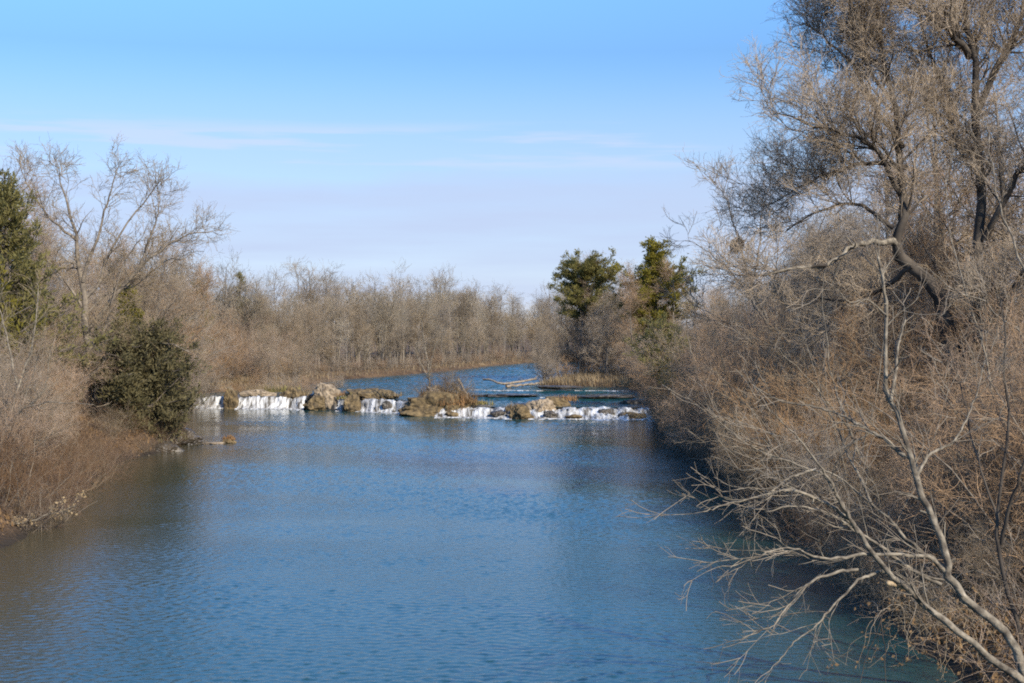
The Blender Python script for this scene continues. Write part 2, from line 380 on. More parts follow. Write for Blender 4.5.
# ------------------------------------------------------------------ waterfalls
FOAM = foam_mat('falling_water', 0.40, 0.60); FOAM2 = foam_mat('cascade_water', 0.40, 0.62)
def lx(px, Y): return (px - 512) / F * Y
def waterfall(x0, x1, label, reach, m, drop0=0.0, seed=0, ragged=0.25):
    SPANS.append((x0, x1)); rng = np.random.default_rng(seed)
    xs = np.arange(x0, x1 + 0.01, 0.14); n = len(xs); k = 12
    t = np.linspace(0, 1, k)[:, None]
    zt = upper_z(xs, np.zeros(n)) + 0.02 - drop0
    e = np.minimum(1, np.minimum(xs - x0, x1 - xs) / 0.7)
    j = np.convolve(rng.normal(size=n + 6), np.ones(4) / 4, 'valid')[:n]
    j2 = np.convolve(rng.normal(size=n + 12), np.ones(9) / 9, 'valid')[:n]
    d = 1.1 - (1.3 + reach * (0.8 + 0.5 * j2)) * t - 0.25 * j * t * ragged * 2
    zt = zt + .13 * j2 - .1 * np.abs(np.sin(xs * 1.9 + seed)) ** 6
    steps = np.clip(t + 0.07 * np.sin(t * 13 + 3 * j2), 0, 1)
    fall = sst(steps, 0.3, 1.0) if reach < 1.5 else sst(steps, .12, 1.1) / sst(np.array(1.0), .12, 1.1)
    z = zt - (zt + 0.06) * fall + 0.07 * rng.normal(size=(k, n)) * np.sin(math.pi * t)
    z = z - (1 - e) * 0.35 * np.sin(math.pi * t * 0.9)
    X = np.broadcast_to(xs, (k, n)) + 0.05 * rng.normal(size=(k, n))
    V = np.stack([X, ledge_y(xs) + d, z], -1)
    c = np.array([(x0 + x1) / 2, ledge_y((x0 + x1) / 2), 0.0])
    root = thing('waterfall', label, 'waterfall', c)
    idx = np.arange(k * n).reshape(k, n)
    q = np.stack([idx[:-1, :-1], idx[:-1, 1:], idx[1:, 1:], idx[1:, :-1]], -1).reshape(-1, 4)
    link('falling_water', mesh('falling_water', V.reshape(-1, 3) - c, q), m, root)
    # foam fringe on the pool
    kk = 5; tt = np.linspace(0, 1, kk)[:, None]
    w = 0.3 + 1.1 * np.abs(j2) + 0.35 * rng.random(n)
    Vf = np.stack([np.broadcast_to(xs, (kk, n)), ledge_y(xs) + d[-1] + 0.15 - tt * w, np.broadcast_to(0.05 * (1 - tt) ** 0.5 + 0.012, (kk, n)) + 0.02 * rng.random((kk, n)) * (tt < 0.9)], -1)
    Vf[-1, :, 2] = -0.02
    idx = np.arange(kk * n).reshape(kk, n)
    q = np.stack([idx[:-1, :-1], idx[:-1, 1:], idx[1:, 1:], idx[1:, :-1]], -1).reshape(-1, 4)
    link('foam', mesh('foam', Vf.reshape(-1, 3) - c, q), FOAM, root)
    return root
waterfall(lx(194, 142), lx(227, 142), 'narrow white waterfall dropping beside the cedar bank, at the end of the ledge', 0.25, FOAM, seed=1)
waterfall(lx(237, 141.3), lx(306, 141), 'widest steep white waterfall, between the narrow fall and the tan boulder', 1.2, FOAM, seed=2)
waterfall(lx(337, 138), lx(352, 137), 'thin white chute running down just past the tan boulder', 0.9, FOAM, seed=3)
waterfall(lx(357, 137), lx(407, 134), 'slanting white waterfall spilling down against the driftwood islet', 1.2, FOAM2, seed=4)
waterfall(lx(436, 129), lx(513, 127), 'low white cascade between the driftwood islet and the small grassy rock', 2.6, FOAM2, seed=5)
waterfall(lx(528, 127), lx(654, 126), 'long low white cascade from the small grassy rock to the thicket bank', 2.8, FOAM2, seed=6)
sheet('rock_shelf_terrain', np.arange(-36, 14.5, 0.2), shelf_rows, M['rock_wet'])
# thin riffles on the steps of the upper pool
def riffle(px0, px1, d, label, seed):
    rng = np.random.default_rng(seed)
    x0, x1 = lx(px0, 127 + d), lx(px1, 127 + d)
    xs = np.arange(x0, x1, 0.2); n = len(xs); k = 5
    t = np.linspace(0, 1, k)[:, None]
    j = np.convolve(rng.normal(size=n + 6), np.ones(5) / 5, 'valid')[:n]
    w = np.clip(0.25 + 0.6 * j, 0.02, 1.2) * np.minimum(1, np.minimum(xs - x0, x1 - xs) / 1.5 + .05)
    dd = d + 1.0 - w * t
    X = np.broadcast_to(xs, (k, n))
    z = upper_z(X, dd) + 0.025 + 0.02 * rng.random((k, n)); z[0] -= 0.04; z[-1] -= 0.05
    V = np.stack([X, ledge_y(xs) + dd, z], -1); c = V[0, n // 2]
    idx = np.arange(k * n).reshape(k, n)
    q = np.stack([idx[:-1, :-1], idx[:-1, 1:], idx[1:, 1:], idx[1:, :-1]], -1).reshape(-1, 4)
    link('riffle', mesh('riffle', V.reshape(-1, 3) - c, q), FOAM2, None, label, 'rapid', None, None, c)
riffle(540, 600, 13.6, 'short white riffle on the first step above the long cascade', 11)
riffle(470, 545, 24.6, 'faint white riffle running past the stranded driftwood log', 12)
riffle(575, 630, 24.8, 'faint white riffle under the grassy point with tall trees', 13)

# ------------------------------------------------------------------ rocks, tufts, driftwood
def rock_mesh(name, sx, sy, sz, seed, lump=0.35, sub=5):
    bm = bmesh.new(); bmesh.ops.create_icosphere(bm, subdivisions=sub, radius=1)
    o = Vector((seed * 7.3, seed * 3.1, seed * 1.7))
    # a few random planes chop the boulder into facets
    rr = random.Random(seed); cuts = []
    for _ in range(9):
        d = Vector((rr.gauss(0, 1), rr.gauss(0, 1), rr.gauss(0, .8))).normalized(); cuts.append((d, rr.uniform(.62, .95)))
    for v in bm.verts:
        p = v.co.copy()
        for d, h in cuts:
            e = p.dot(d) - h
            if e > 0: p -= d * e * .85
        f = 1 + lump * mnoise.noise(p * 1.3 + o) + lump * .45 * mnoise.noise(p * 3.3 + o) + lump * .22 * mnoise.noise(p * 8.1 + o)
        f -= lump * .5 * max(0, .18 - abs(mnoise.noise(p * 2.3 - o))) * 2
        v.co = Vector((p.x * f * sx, p.y * f * sy, p.z * f * sz))
    me = bpy.data.meshes.new(name); bm.to_mesh(me); bm.free()
    for p in me.polygons: p.use_smooth = False
    return me
def rock(px, py_base, Y, w, h, seed, m, label, name='boulder', sink=0.35, depth=0.8, z=None, cat='boulder', lump=.35):
    """a rock whose visible size is w wide and h high, sitting at pixel base"""
    p = at(px, py_base, Y)
    if z is not None: p[2] = z
    p[2] += h * (0.5 - sink)
    return link(name, rock_mesh(name, w / 2, w / 2 * depth, h * (0.5 + sink * .5), seed, lump), m, None, label, cat, None, None, p)

def blades(rng, n, base_pts, ht, lean, wd):
    """n grass blades (two-quad strips) rooted at base_pts (n,3)"""
    az = rng.uniform(0, 2 * math.pi, n); l = rng.uniform(*ht, n); a = np.abs(rng.normal(0, lean, n))
    d = np.stack([np.cos(az), np.sin(az), np.zeros(n)], -1)
    s = np.stack([-np.sin(az), np.cos(az), np.zeros(n)], -1) * rng.uniform(*wd, n)[:, None]
    mid = base_pts + d * (np.sin(a * .5) * l * .5)[:, None] + np.array([0, 0, 1]) * (np.cos(a * .5) * l * .55)[:, None]
    tip = base_pts + d * (np.sin(a) * l * .95)[:, None] + np.array([0, 0, 1]) * (np.cos(a) * l)[:, None]
    V = np.stack([base_pts - s, base_pts + s, mid + s * .8, mid - s * .8, tip + s * .15, tip - s * .15], 1)
    i = np.arange(n)[:, None] * 6
    Q = np.concatenate([i + np.array([[0, 1, 2, 3]]), i + np.array([[3, 2, 4, 5]])])
    return V.reshape(-1, 3), Q
def tuft(c, r, n, ht, m, label, seed, flat=0.5, group=None, name='grass_tuft'):
    rng = np.random.default_rng(seed)
    b = rng.normal(size=(n, 3)).clip(-1.25, 1.25) * np.array([r, r * .6, 0.0]) * .6
    b[:, 2] = flat * 0.3 * np.exp(-(b[:, 0] ** 2 + b[:, 1] ** 2) / (r * r)) - .1
    V, Q = blades(rng, n, b, ht, 0.95, (0.012, 0.03))
    return link(name, mesh(name, V, Q, False), m, None, label, 'grass', None, group, c)

# islet in the middle: rock body, boulders, driftwood, brush, pale snag
rock(443, 416, 130.2, 7.4, 2.5, 3, M['rock_moss'], 'broad mossy rock islet splitting the falls, heaped with driftwood', 'rock_islet', sink=.3, depth=.6, cat='islet', lump=.4)
rock(430, 411, 130.4, 2.1, 1.35, 4, M['rock_tan'], 'pale grey boulder at the foot of the driftwood islet')
rock(452, 413, 129.2, 1.9, 1.5, 31, M['rock_moss'], 'brown boulder below the straw brush on the islet front')
rock(437, 398, 130.6, 2.2, 1.4, 32, M['rock_tan'], 'grey rock high on the driftwood islet under the brush')
rock(463, 410, 129.5, 1.5, 1.1, 33, M['rock_wet'], 'dark boulder between islet logs near the low cascade')
rock(415, 414, 131, 1.5, 0.9, 6, M['rock_moss'], 'low brown rock where the slanting waterfall meets the islet')
rock(468, 413, 130.2, 2.4, 0.7, 7, M['rock_moss'], 'flat mossy rock tailing off the driftwood islet beside the low cascade')
rock(327.5, 405, 139.6, 2.7, 2.5, 8, M['rock_tan'], 'large pale tan boulder standing on the ledge past the widest waterfall', sink=.25)
rock(318, 408, 139.2, 3.0, 1.5, 9, M['rock_moss'], 'mossy brown rock apron below the large tan boulder', sink=.3)
rock(232, 407, 141.6, 1.7, 2.2, 10, M['rock_moss'], 'dark mossy rock between the narrow fall and the widest waterfall', sink=.3)
rock(370, 399, 138.9, 5.0, 1.3, 12, M['rock_moss'], 'mossy hump of ledge above the slanting waterfall', sink=.3)
rock(352, 410, 136.4, 2.0, 1.8, 13, M['rock_moss'], 'mossy rock between the thin chute and the slanting waterfall', sink=.3)
rock(387, 408, 134.7, 1.1, 0.9, 14, M['rock_wet'], 'wet dark rock jutting through the slanting waterfall')
rock(522, 419, 125.0, 2.2, 1.5, 15, M['rock_moss'], 'small brown rock with tan grass between the two low cascades')
rock(541, 413, 127.6, 2.8, 1.5, 16, M['rock_tan'], 'tan flat-topped rock behind the small grassy rock in the rapids')
rock(556, 407, 130.5, 3.0, 1.2, 17, M['rock_moss'], 'low mossy rock at the upstream end of the rapids', lump=.3)
rock(633, 419, 125.3, 2.6, 0.8, 18, M['rock_moss'], 'mossy rock ending the long cascade by the thicket bank')
rock(258, 399, 144.2, 3.4, 1.3, 19, M['rock_tan'], 'buff rock slab on top of the ledge above the widest waterfall')
rock(295, 398, 142.4, 2.6, 1.3, 20, M['rock_moss'], 'brown rock on the ledge lip behind the widest waterfall')
rock(228, 443, 99, 1.0, 0.5, 21, M['rock_moss'], 'small rock breaking the open water below the narrow fall', sink=.4)
rock(213, 443.5, 98.3, 1.5, 0.16, 22, M['rock_tan'], 'flat pale stone awash next to the small midstream rock', sink=.45)
rock(162, 455, 92.2, 2.6, .9, 23, M['rock_wet'], 'dark wet boulder under the overhanging cedar shrub', sink=.3)
rock(183, 444, 98.2, 2.6, 1.2, 24, M['rock_wet'], 'dark undercut rock at the tip of the cedar bank', sink=.3)
rock(143, 462, 89.5, 1.7, .55, 25, M['rock_tan'], 'grey waterline rock just below the big forked tree', sink=.3)
rock(505, 397.5, 143, 7.0, .42, 41, M['rock_wet'], 'long dark rock shelf awash above the low cascade', 'rock_shelf', sink=.2, depth=.35, cat='rock shelf')
rock(600, 398.5, 141.5, 8.0, .45, 42, M['rock_wet'], 'long dark rock shelf awash above the long cascade', 'rock_shelf', sink=.2, depth=.3, cat='rock shelf')
rock(560, 388.5, 153, 6.5, .35, 43, M['rock_wet'], 'dark rock shelf just below the grassy point', 'rock_shelf', sink=.2, depth=.3, cat='rock shelf')
rock(640, 404, 134, 4.5, .5, 44, M['rock_wet'], 'dark rock shelf running in from the thicket bank', 'rock_shelf', sink=.2, depth=.4, cat='rock shelf')
rock(480, 409, 129.8, 3.0, .5, 45, M['rock_wet'], 'dark ledge rock showing through the low cascade beside the islet', 'rock_shelf', sink=.3, depth=.4, cat='rock shelf')
rock(585, 411, 128.6, 2.6, .42, 46, M['rock_wet'], 'dark ledge rock showing at the lip of the long cascade', 'rock_shelf', sink=.3, depth=.4, cat='rock shelf')
for k, (px, py, Y, r, n, ht, mm, lb) in enumerate([
    (243, 402, 143.2, .9, 220, (.3, .8), 'dry_grass', 'tan grass tuft on the ledge beside the narrow fall'),
    (283, 392, 145.5, 2.2, 420, (.3, .8), 'moss_grass', 'olive grass patch on the ledge crest above the widest waterfall'),
    (303, 396, 142.5, 1.1, 260, (.4, 1.0), 'dry_grass', 'tan grass tuft hanging over the edge of the widest waterfall'),
    (372, 395, 139, 2.6, 500, (.2, .5), 'moss_grass', 'olive grass cap on the hump above the slanting waterfall'),
    (392, 396, 137.5, 1.2, 240, (.2, .55), 'dry_grass', 'tan grass tuft just upstream of the driftwood islet'),
    (345, 399, 138.7, 1.0, 220, (.2, .45), 'moss_grass', 'olive grass tuft above the thin chute'),
    (512, 411, 126.3, .7, 220, (.4, .9), 'dry_grass', 'straw grass tuft on the small rock between the low cascades'),
    (540, 405, 129, 1.3, 260, (.25, .6), 'rust_grass', 'rusty grass tuft on the tan flat-topped rock'),
    (478, 405, 130.6, 1.8, 300, (.2, .6), 'moss_grass', 'olive grass on the flat tail of the driftwood islet'),
    (229, 439.5, 99, .5, 260, (.12, .35), 'rust_grass', 'rusty clump of dead grass on the small midstream rock'),
    (432, 402, 130.0, 1.3, 420, (.5, 1.5), 'dead_leaf', 'brown withered brush on the upstream flank of the driftwood islet'),
    (446, 399, 130.2, 1.7, 420, (.5, 1.7), 'dry_grass', 'tall straw brush crowning the driftwood islet'),
    (452, 405, 129.2, 1.4, 420, (.5, 1.4), 'rust_grass', 'rusty brush hanging down the front of the driftwood islet'),
    (465, 403, 129.4, 1.3, 380, (.4, 1.2), 'dead_leaf', 'brown withered brush near the tail of the driftwood islet'),
    (420, 407, 130.2, 1.1, 300, (.4, 1.0), 'dry_grass', 'straw tuft beside the slanting waterfall on the islet'),
    (340, 396, 139.3, 1.0, 240, (.3, .6), 'rust_grass', 'rusty grass tuft against the large tan boulder'),
    (265, 391, 146, 2.4, 500, (.3, .9), 'dry_grass', 'tan grass strip along the ledge crest above the narrow end'),
    (565, 401, 130.8, 1.3, 300, (.3, .7), 'rust_grass', 'rusty grass on the upstream end of the rapids rock'),
    (686, 436, 108, 1.0, 500, (.4, 1.0), 'rust_grass', 'bright rusty grass clump at the foot of the thicket bank')]):
    tuft(at(px, py, Y), r, n, ht, M[mm], lb, 100 + k)

def log(pts, r0, r1, m, label, seed, name='driftwood_log', forks=3, base=None):
    rng = np.random.default_rng(seed); P = resample(pts, 16); P[1:-1] += rng.normal(size=(14, 3)) * r0 * .25
    R = np.linspace(r0, r1, 16)
    T = Tubes(); T.add(P, R, 8, .1, rng)
    if forks:
        c, cr = grow(P[None], R[None], rng, forks / np.linalg.norm(P[-1] - P[0]), .4, .98, (25, 60), (.5, 1.4), .3, .5, 5, .25, .05, .015)
        T.add(c, cr, 4)
    b = P.mean(0) if base is None else base
    return link(name, T.build(name, True, b), m, None, label, 'driftwood', None, None, b)
for k, (px, py, Y, w, h, lb) in enumerate([(452, 416, 127.4, 1.2, .5, 'small wet rock splitting the low cascade near the islet'), (497, 415, 126.4, 1.5, .5, 'small wet rock at the middle of the low cascade'), (551, 416, 125.6, 1.3, .55, 'small wet rock just past the grassy rock in the long cascade'), (573, 418, 125.2, 1.7, .4, 'flat wet rock at the foot of the long cascade'), (606, 414, 126.0, 1.4, .55, 'wet rock standing in the long cascade'), (622, 417, 125.5, 1.1, .45, 'smallest wet rock near the thicket end of the long cascade')]):
    rock(px, py, Y, w, h, 60 + k, M['rock_wet'] if k % 3 else M['rock_moss'], lb, sink=.3)
log([at(410, 409, 130.6), at(420, 398, 130.3), at(428, 391, 130.6)], .16, .1, M['driftwood'], 'grey driftwood log leaning up the upstream flank of the islet', 1)
log([at(423, 399, 130), at(440, 401, 129.6), at(456, 409, 129.4)], .15, .08, M['driftwood'], 'driftwood log slanting down across the front of the islet', 2)
log([at(452, 384, 131.4), at(462, 392, 131), at(473, 399, 131)], .15, .08, M['driftwood'], 'driftwood log dropping from the islet top towards the low cascade', 3)
log([at(428, 388, 130.6), at(437, 393, 129.8), at(446, 404, 129)], .15, .07, M['driftwood'], 'forked driftwood limb lying down the middle of the islet', 31, forks=6)
log([at(458, 379, 130.6), at(463, 388, 130), at(470, 402, 129.4)], .12, .04, M['driftwood'], 'driftwood limb standing steeply at the islet tail', 32, forks=5)
log([at(405, 404, 131.5), at(422, 396, 131), at(436, 390, 131.6)], .11, .05, M['driftwood'], 'thin bleached driftwood pole across the islet shoulder', 4)
log([at(483, 379.5, 164), at(491, 380, 163), at(502, 383.5, 162), at(518, 382, 163), at(536, 379, 166)], .10, .14, M['driftwood'], 'long grey log stranded off the tip of the grassy point', 5, forks=4)
log([at(506, 386, 159), at(524, 385, 160), at(540, 383.5, 162)], .17, .1, M['driftwood'], 'short dark log lying in the shallows below the long grey log', 6)
log([at(548, 406, 130.8), at(558, 402, 131), at(569, 398.5, 131.2)], .13, .05, M['driftwood'], 'weathered stick jutting from the low mossy rock in the rapids', 7)
log([at(690, 447, 95), at(704, 449, 94), at(722, 455, 92)], .08, .04, M['driftwood'], 'bare stick trailing in the water by the rusty grass clump', 23)

# ------------------------------------------------------------------ leaves
def scatter_leaves(P, rng, per, size, droop=0.0, jitter=.06):
    """small bent leaf faces along branches"""
    nb, m, _ = P.shape
    n = nb * per
    i = rng.integers(0, nb, n); t = rng.random(n) * (m - 1.001); k = t.astype(int); f = (t - k)[:, None]
    c = P[i, k] * (1 - f) + P[i, k + 1] * f + rng.normal(size=(n, 3)) * jitter
    d = norm(rng.normal(size=(n, 3)) + np.array([0, 0, -droop])); s = norm(np.cross(d, rng.normal(size=(n, 3))))
    l = rng.uniform(size[0], size[1], n)[:, None]
    nn = np.cross(d, s) * l * .15
    V = np.stack([c, c + d * l * .5 + s * l * .35 + nn, c + d * l, c + d * l * .5 - s * l * .35 + nn], 1).reshape(-1, 3)
    return V, np.arange(n * 4).reshape(n, 4)

def cedar_parts(seed, Ht, spread, bare=0.1, n_br=70, shape='cone', clump=60, lean=(0, 0), leaf=(.16, .42)):
    rng = np.random.default_rng(seed)
    tr = resample([(0, 0, -.3), (lean[0] * .3 + rng.normal() * .1, lean[1] * .3, Ht * .35), (lean[0] * .7 + rng.normal() * .15, lean[1] * .7, Ht * .7), (lean[0], lean[1], Ht)], 14)
    R = np.linspace(.022 * Ht, .01, 14)
    hs = bare + (1 - bare) * rng.random(n_br) ** .9
    env = {'cone': lambda h: np.clip(1.15 * (1 - h) ** .7 + .04, 0, 1) * np.clip((h + .12) * 6, 0.5, 1), 'round': lambda h: np.sqrt(np.clip(1 - ((h - .55) / .52) ** 2, .03, 1)), 'flat': lambda h: np.clip(.55 + .7 * np.sin(h * 9 + seed) * .5 - .25 * (h > .9), .2, 1)}[shape](hs)
    i = hs * 13; k = np.minimum(i.astype(int), 12); f = (i - k)[:, None]
    p0 = tr[k] * (1 - f) + tr[k + 1] * f
    az = rng.uniform(0, 2 * math.pi, n_br)
    lob = .72 + .34 * np.sin(az * 2 + hs * 11 + seed) * np.sin(hs * 17 + seed * 2 + az) + .2 * np.sin(az * 5 + hs * 23)
    L = lob * spread * env * rng.uniform(.55, 1.1, n_br)
    d = np.stack([np.cos(az), np.sin(az), rng.uniform(-.05, .55, n_br)], -1); d = norm(d)
    B = np.zeros((n_br, 6, 3)); B[:, 0] = p0
    for q in range(1, 6):
        d = norm(d + rng.normal(size=d.shape) * .12 + np.array([0, 0, .05])); B[:, q] = B[:, q - 1] + d * (L / 5)[:, None]
    BR = (.012 + .012 * L)[:, None] * np.linspace(1, .3, 6)
    C, CR = grow(B, BR, rng, 2.6, .15, 1, (25, 60), (.35, .95), .35, .5, 4, .2, .06, .008)
    T = Tubes(); T.add(tr, R, 8, .08, rng); T.add(B, BR, 4)
    Tw = Tubes(); Tw.add(C, CR, 3)
    A = np.concatenate([C, B[:, [1, 2, 4, 5]]])
    n = len(A) * clump // 4
    i = rng.integers(0, len(A), n); t = rng.random(n) ** .8 * 2.999; k = t.astype(int); f = (t - k)[:, None]
    c = A[i, k] * (1 - f) + A[i, k + 1] * f
    dirb = norm(A[i, k + 1] - A[i, k]); c = c + rng.normal(size=(n, 3)) * .13
    d = norm(dirb * .8 + rng.normal(size=(n, 3)) * .6 + np.array([0, 0, .35])); s = norm(np.cross(d, rng.normal(size=(n, 3))))
    l = rng.uniform(leaf[0], leaf[1], n)[:, None]; w = l * rng.uniform(.16, .3, n)[:, None]
    V = np.stack([c, c + d * l * .45 + s * w * .6, c + d * l, c + d * l * .4 - s * w * .6], 1).reshape(-1, 3)
    return T.build('trunk'), mesh('crown', V, np.arange(n * 4).reshape(n, 4), False)
def cedar(px, py, Y, Ht, spread, seed, label, m='cedar', z=None, sc=(1, 1, 1), **kw):
    p = at(px, py, Y)
    p[2] = hz(p[0], p[1]) - .05 if z is None else z
    a, b = cedar_parts(seed, Ht, spread, **kw)
    r = thing('cedar_tree', label, 'tree', p, 0, None, sc)
    link('trunk', a, M['bark_dark'], r); link('crown', b, M[m], r)
    return r

# ------------------------------------------------------------------ bare trees and shrubs
def finish(T_trunk, T_crown, base, name, label, cat, mt, mc, group=None, rz=0):
    r = thing(name, label, cat, base, rz, group)
    link('trunk', T_trunk.build('trunk', True, base), mt, r)
    link('crown', T_crown.build('crown', True, base), mc, r)
    return r

def bare_tree_parts(seed, Ht, r0, limb=(.3, .55), dens=(1.3, 1.5, 2.2, 3.4), fine=.006, t0=.25, forks=2, spread=(30, 60), upt=.06, twl=1.0):
    rng = np.random.default_rng(seed)
    tr, R = stems(rng, forks, (Ht * .82, Ht * .95), (1, 9 if forks > 1 else 3), (r0 * .8, r0), 9, .05, .06, .12 if forks > 1 else 0, .2)
    l1, r1 = grow(tr, R, rng, dens[0], t0, .98, spread, (Ht * limb[0], Ht * limb[1]), .7, .5, 7, .13, upt, .02)
    l2, r2 = grow(l1, r1, rng, dens[1], .15, 1, (25, 60), (Ht * .08, Ht * .2), .5, .55, 5, .16, .05, .010)
    l3, r3 = grow(l2, r2, rng, dens[2], .15, 1, (25, 60), (.6 * twl, 1.6 * twl), .4, .6, 4, .16, .04, fine * 1.2, .03)
    l4, r4 = grow(l3, r3, rng, dens[3], .15, 1, (25, 55), (.3 * twl, .9 * twl), .3, .7, 3, .14, .04, fine, .012)
    A = Tubes(); A.add(tr, R, 8, .05, rng); A.add(l1, r1, 5)
    B = Tubes(); B.add(l2, r2, 4); B.add(l3, r3, 3); B.add(l4, r4, 3)
    return A.build('trunk'), B.build('crown')

def shrub_parts(seed, n, ln, lean, r, dens=(1.6, 3.0, 4.0), fine=.005, up=.02, leafy=0):
    rng = np.random.default_rng(seed)
    P, R = stems(rng, n, ln, lean, r, 8, .13, up, .45 if n > 4 else .1)
    a, ra = grow(P, R, rng, dens[0], .15, .98, (25, 65), (ln[1] * .2, ln[1] * .45), .45, .55, 6, .17, .02, fine * 1.5)
    b, rb = grow(a, ra, rng, dens[1], .1, 1, (25, 65), (.4, 1.2), .3, .6, 4, .18, .02, fine * 1.1)
    c, rc = grow(b, rb, rng, dens[2], .1, 1, (25, 60), (.2, .6), .3, .7, 3, .15, .02, fine)
    A = Tubes(); A.add(P, R, 5)
    B = Tubes(); B.add(a, ra, 3); B.add(b, rb, 3); B.add(c, rc, 3)
    if leafy:
        k = rng.random(len(b)) < leafy; V, Q = scatter_leaves(b[k], rng, 3, (.06, .13), .6)
        return A.build('stem'), B.build('crown'), mesh('foliage', V, Q, False)
    return A.build('stem'), B.build('crown')

PLACED = []
def proto(name, parts, label, cat, mt, mc, group, first):
    """a kind of plant: its first instance"""
    r = thing(name, label, cat, (0, 0, 0), 0, group)
    link(first, parts[0], mt, r); link('crown', parts[1], mc, r)
    if len(parts) > 2: link('foliage', parts[2], M['dead_leaf'], r)
    return r
class Kind:
    def __init__(s, protos): s.p = protos; s.used = [False] * len(protos)
    def place(s, i, x, y, rz, sc, label, group, dz=-.05):
        src = s.p[i]; z = hz(x, y) + dz
        sc = (sc, sc, sc) if np.isscalar(sc) else sc
        if not s.used[i]:
            s.used[i] = True; o = src
            o.location = (x, y, z); o.rotation_euler = (0, 0, rz); o.scale = sc; o['label'] = label
            if group: o['group'] = group
            elif 'group' in o: del o['group']
            return o
        return copy_thing(src, (x, y, z), rz, sc, label, group)

rnd = random.Random(11)
# --- far wood beyond the upper river: six shapes of bare tree
fark = Kind([proto('bare_tree', bare_tree_parts(200 + i, 14, .19, dens=(1.9, 1.7, 2.4, 1.9), fine=.012, forks=1 + i % 3, t0=.22, spread=(22, 52), upt=.09, twl=1.4), 'bare tree', 'tree', M['bark_pale'] if i in (1, 4) else M['bark_grey'], M['twig_ash'] if i in (1, 3, 6) else M['twig_far'], 'x', 'trunk') for i in range(7)])
FARL = 'slender bare tree standing in the far wood across the upper river'
far_line = [(-40, 168), (-31, 166), (-28, 176), (-26, 192), (-20, 207), (-14.5, 222), (-9.5, 240), (-5, 256), (1, 279), (12, 292), (25, 304), (45, 315)]
fl = np.array(far_line, float)
seg = np.linalg.norm(np.diff(fl, axis=0), axis=1); cum = np.r_[0, np.cumsum(seg)]
k = 0
for row in range(6):
    step = 3.5 + .45 * row
    s = rnd.uniform(0, 2)
    while s < cum[-1]:
        x = np.interp(s, cum, fl[:, 0]); y = np.interp(s, cum, fl[:, 1])
        x -= (1.5 + row * 4.5) * .8 + rnd.uniform(-1, 1); y += (1.5 + row * 4.5) * .55 + rnd.uniform(-1.5, 1.5)
        hgt = rnd.uniform(.56, .96) * (1 + .13 * math.sin(s * .11 + 1) + .10 * math.sin(s * .31 + row)) * (.9 + .035 * row) * (0.62 if row == 0 else 1) * (1.0 + .12 * min(1, max(0, (y - 200) / 80)))
        fark.place(k % 7, x, y, rnd.uniform(0, 6.28), (hgt, hgt, hgt * rnd.uniform(.92, 1.08)), FARL, 'bare trees of the far wood')
        s += step * rnd.uniform(.7, 1.3); k += 1
print('far trees', k)

# --- near kinds
treek = Kind([proto('bare_tree', bare_tree_parts(300 + i, 14, .17, dens=(2.2, 3.0, 4.2, 4.6), fine=.0068, forks=1 + i % 2, t0=.1, upt=.04, spread=(30, 68)), 'bare tree', 'tree', M['bark_grey'], M['twig_grey'] if i % 2 else M['twig_brown'], 'x', 'trunk') for i in range(4)])
thick = Kind([proto('thicket_shrub', shrub_parts(400 + i, 15, (4.2, 8.0), (4, 40), (.03, .055), (2.8, 4.6, 5.5), .0052, .02, (0, .10, 0, .22, 0)[i]), 'shrub', 'shrub', M['bark_pale'] if i in (1, 4) else M['bark_grey'], M['twig_brown'] if i % 3 else M['twig_grey'], 'x', 'stem') for i in range(5)])
sap = Kind([proto('sapling_tree', shrub_parts(480 + i, 3, (6.5, 10.5), (4, 34), (.035, .055), (1.6, 2.6, 3.2), .005, .03), 'sapling', 'tree', M['bark_pale'], M['twig_tan'], 'x', 'stem') for i in range(3)])
low = Kind([proto('low_shrub', shrub_parts(450 + i, 16, (1.2, 3.0), (10, 65), (.012, .025), (3.4, 5.0, 5.0), .0042), 'shrub', 'shrub', M['twig_tan'], [M['twig_umber'], M['twig_tan'], M['twig_red_shaded']][i], 'x', 'stem') for i in range(3)])

# right bank thicket and trees behind it
def bank_x(y, side):
    ys = np.linspace(0, 165, 660)
    if side > 0: return float(np.interp(y, [0, 10, 32, 42, 55, 70, 90, 115, 124, 138, 160], [10.2, 10.2, 10.2, 10.4, 10.8, 11.2, 11.6, 11.8, 12.8, 14, 14.6]))
    return float(np.interp(y, [30, 52, 68, 82, 92, 101, 112, 125, 141], [-17.3, -18.6, -20.9, -23.6, -22.6, -23.4, -27, -30.5, -32]))
n = 0
y = 37.0
while y < 160:
    for row in range(4):
        x = bank_x(y, 1) + .5 + row * 3.0 + rnd.uniform(-.6, 1.2)
        yy = y + rnd.uniform(-1.3, 1.3)
        if row == 0 and yy < 58: x += .8
        view = x / yy * F + 512      # the big trunk shows over lower brush in front of it
        sc = rnd.uniform(.75, 1.15) * (0.72 if row == 0 else 1.0) * (.8 if y > 130 else 1) * (.5 if 110 < yy < 137 and row < 2 else 1) * (.5 if 860 < view < 1010 and yy < 62 else 1)
        thick.place(rnd.randrange(5), x, yy, rnd.uniform(0, 6.28), sc, 'bare brown shrub tangled in the thicket along the big dark-trunked tree\'s bank', 'thicket shrubs on the steep tangled bank'); n += 1
    y += 3.6 + .012 * y
print('thicket', n)
y = 48.0; n = 0
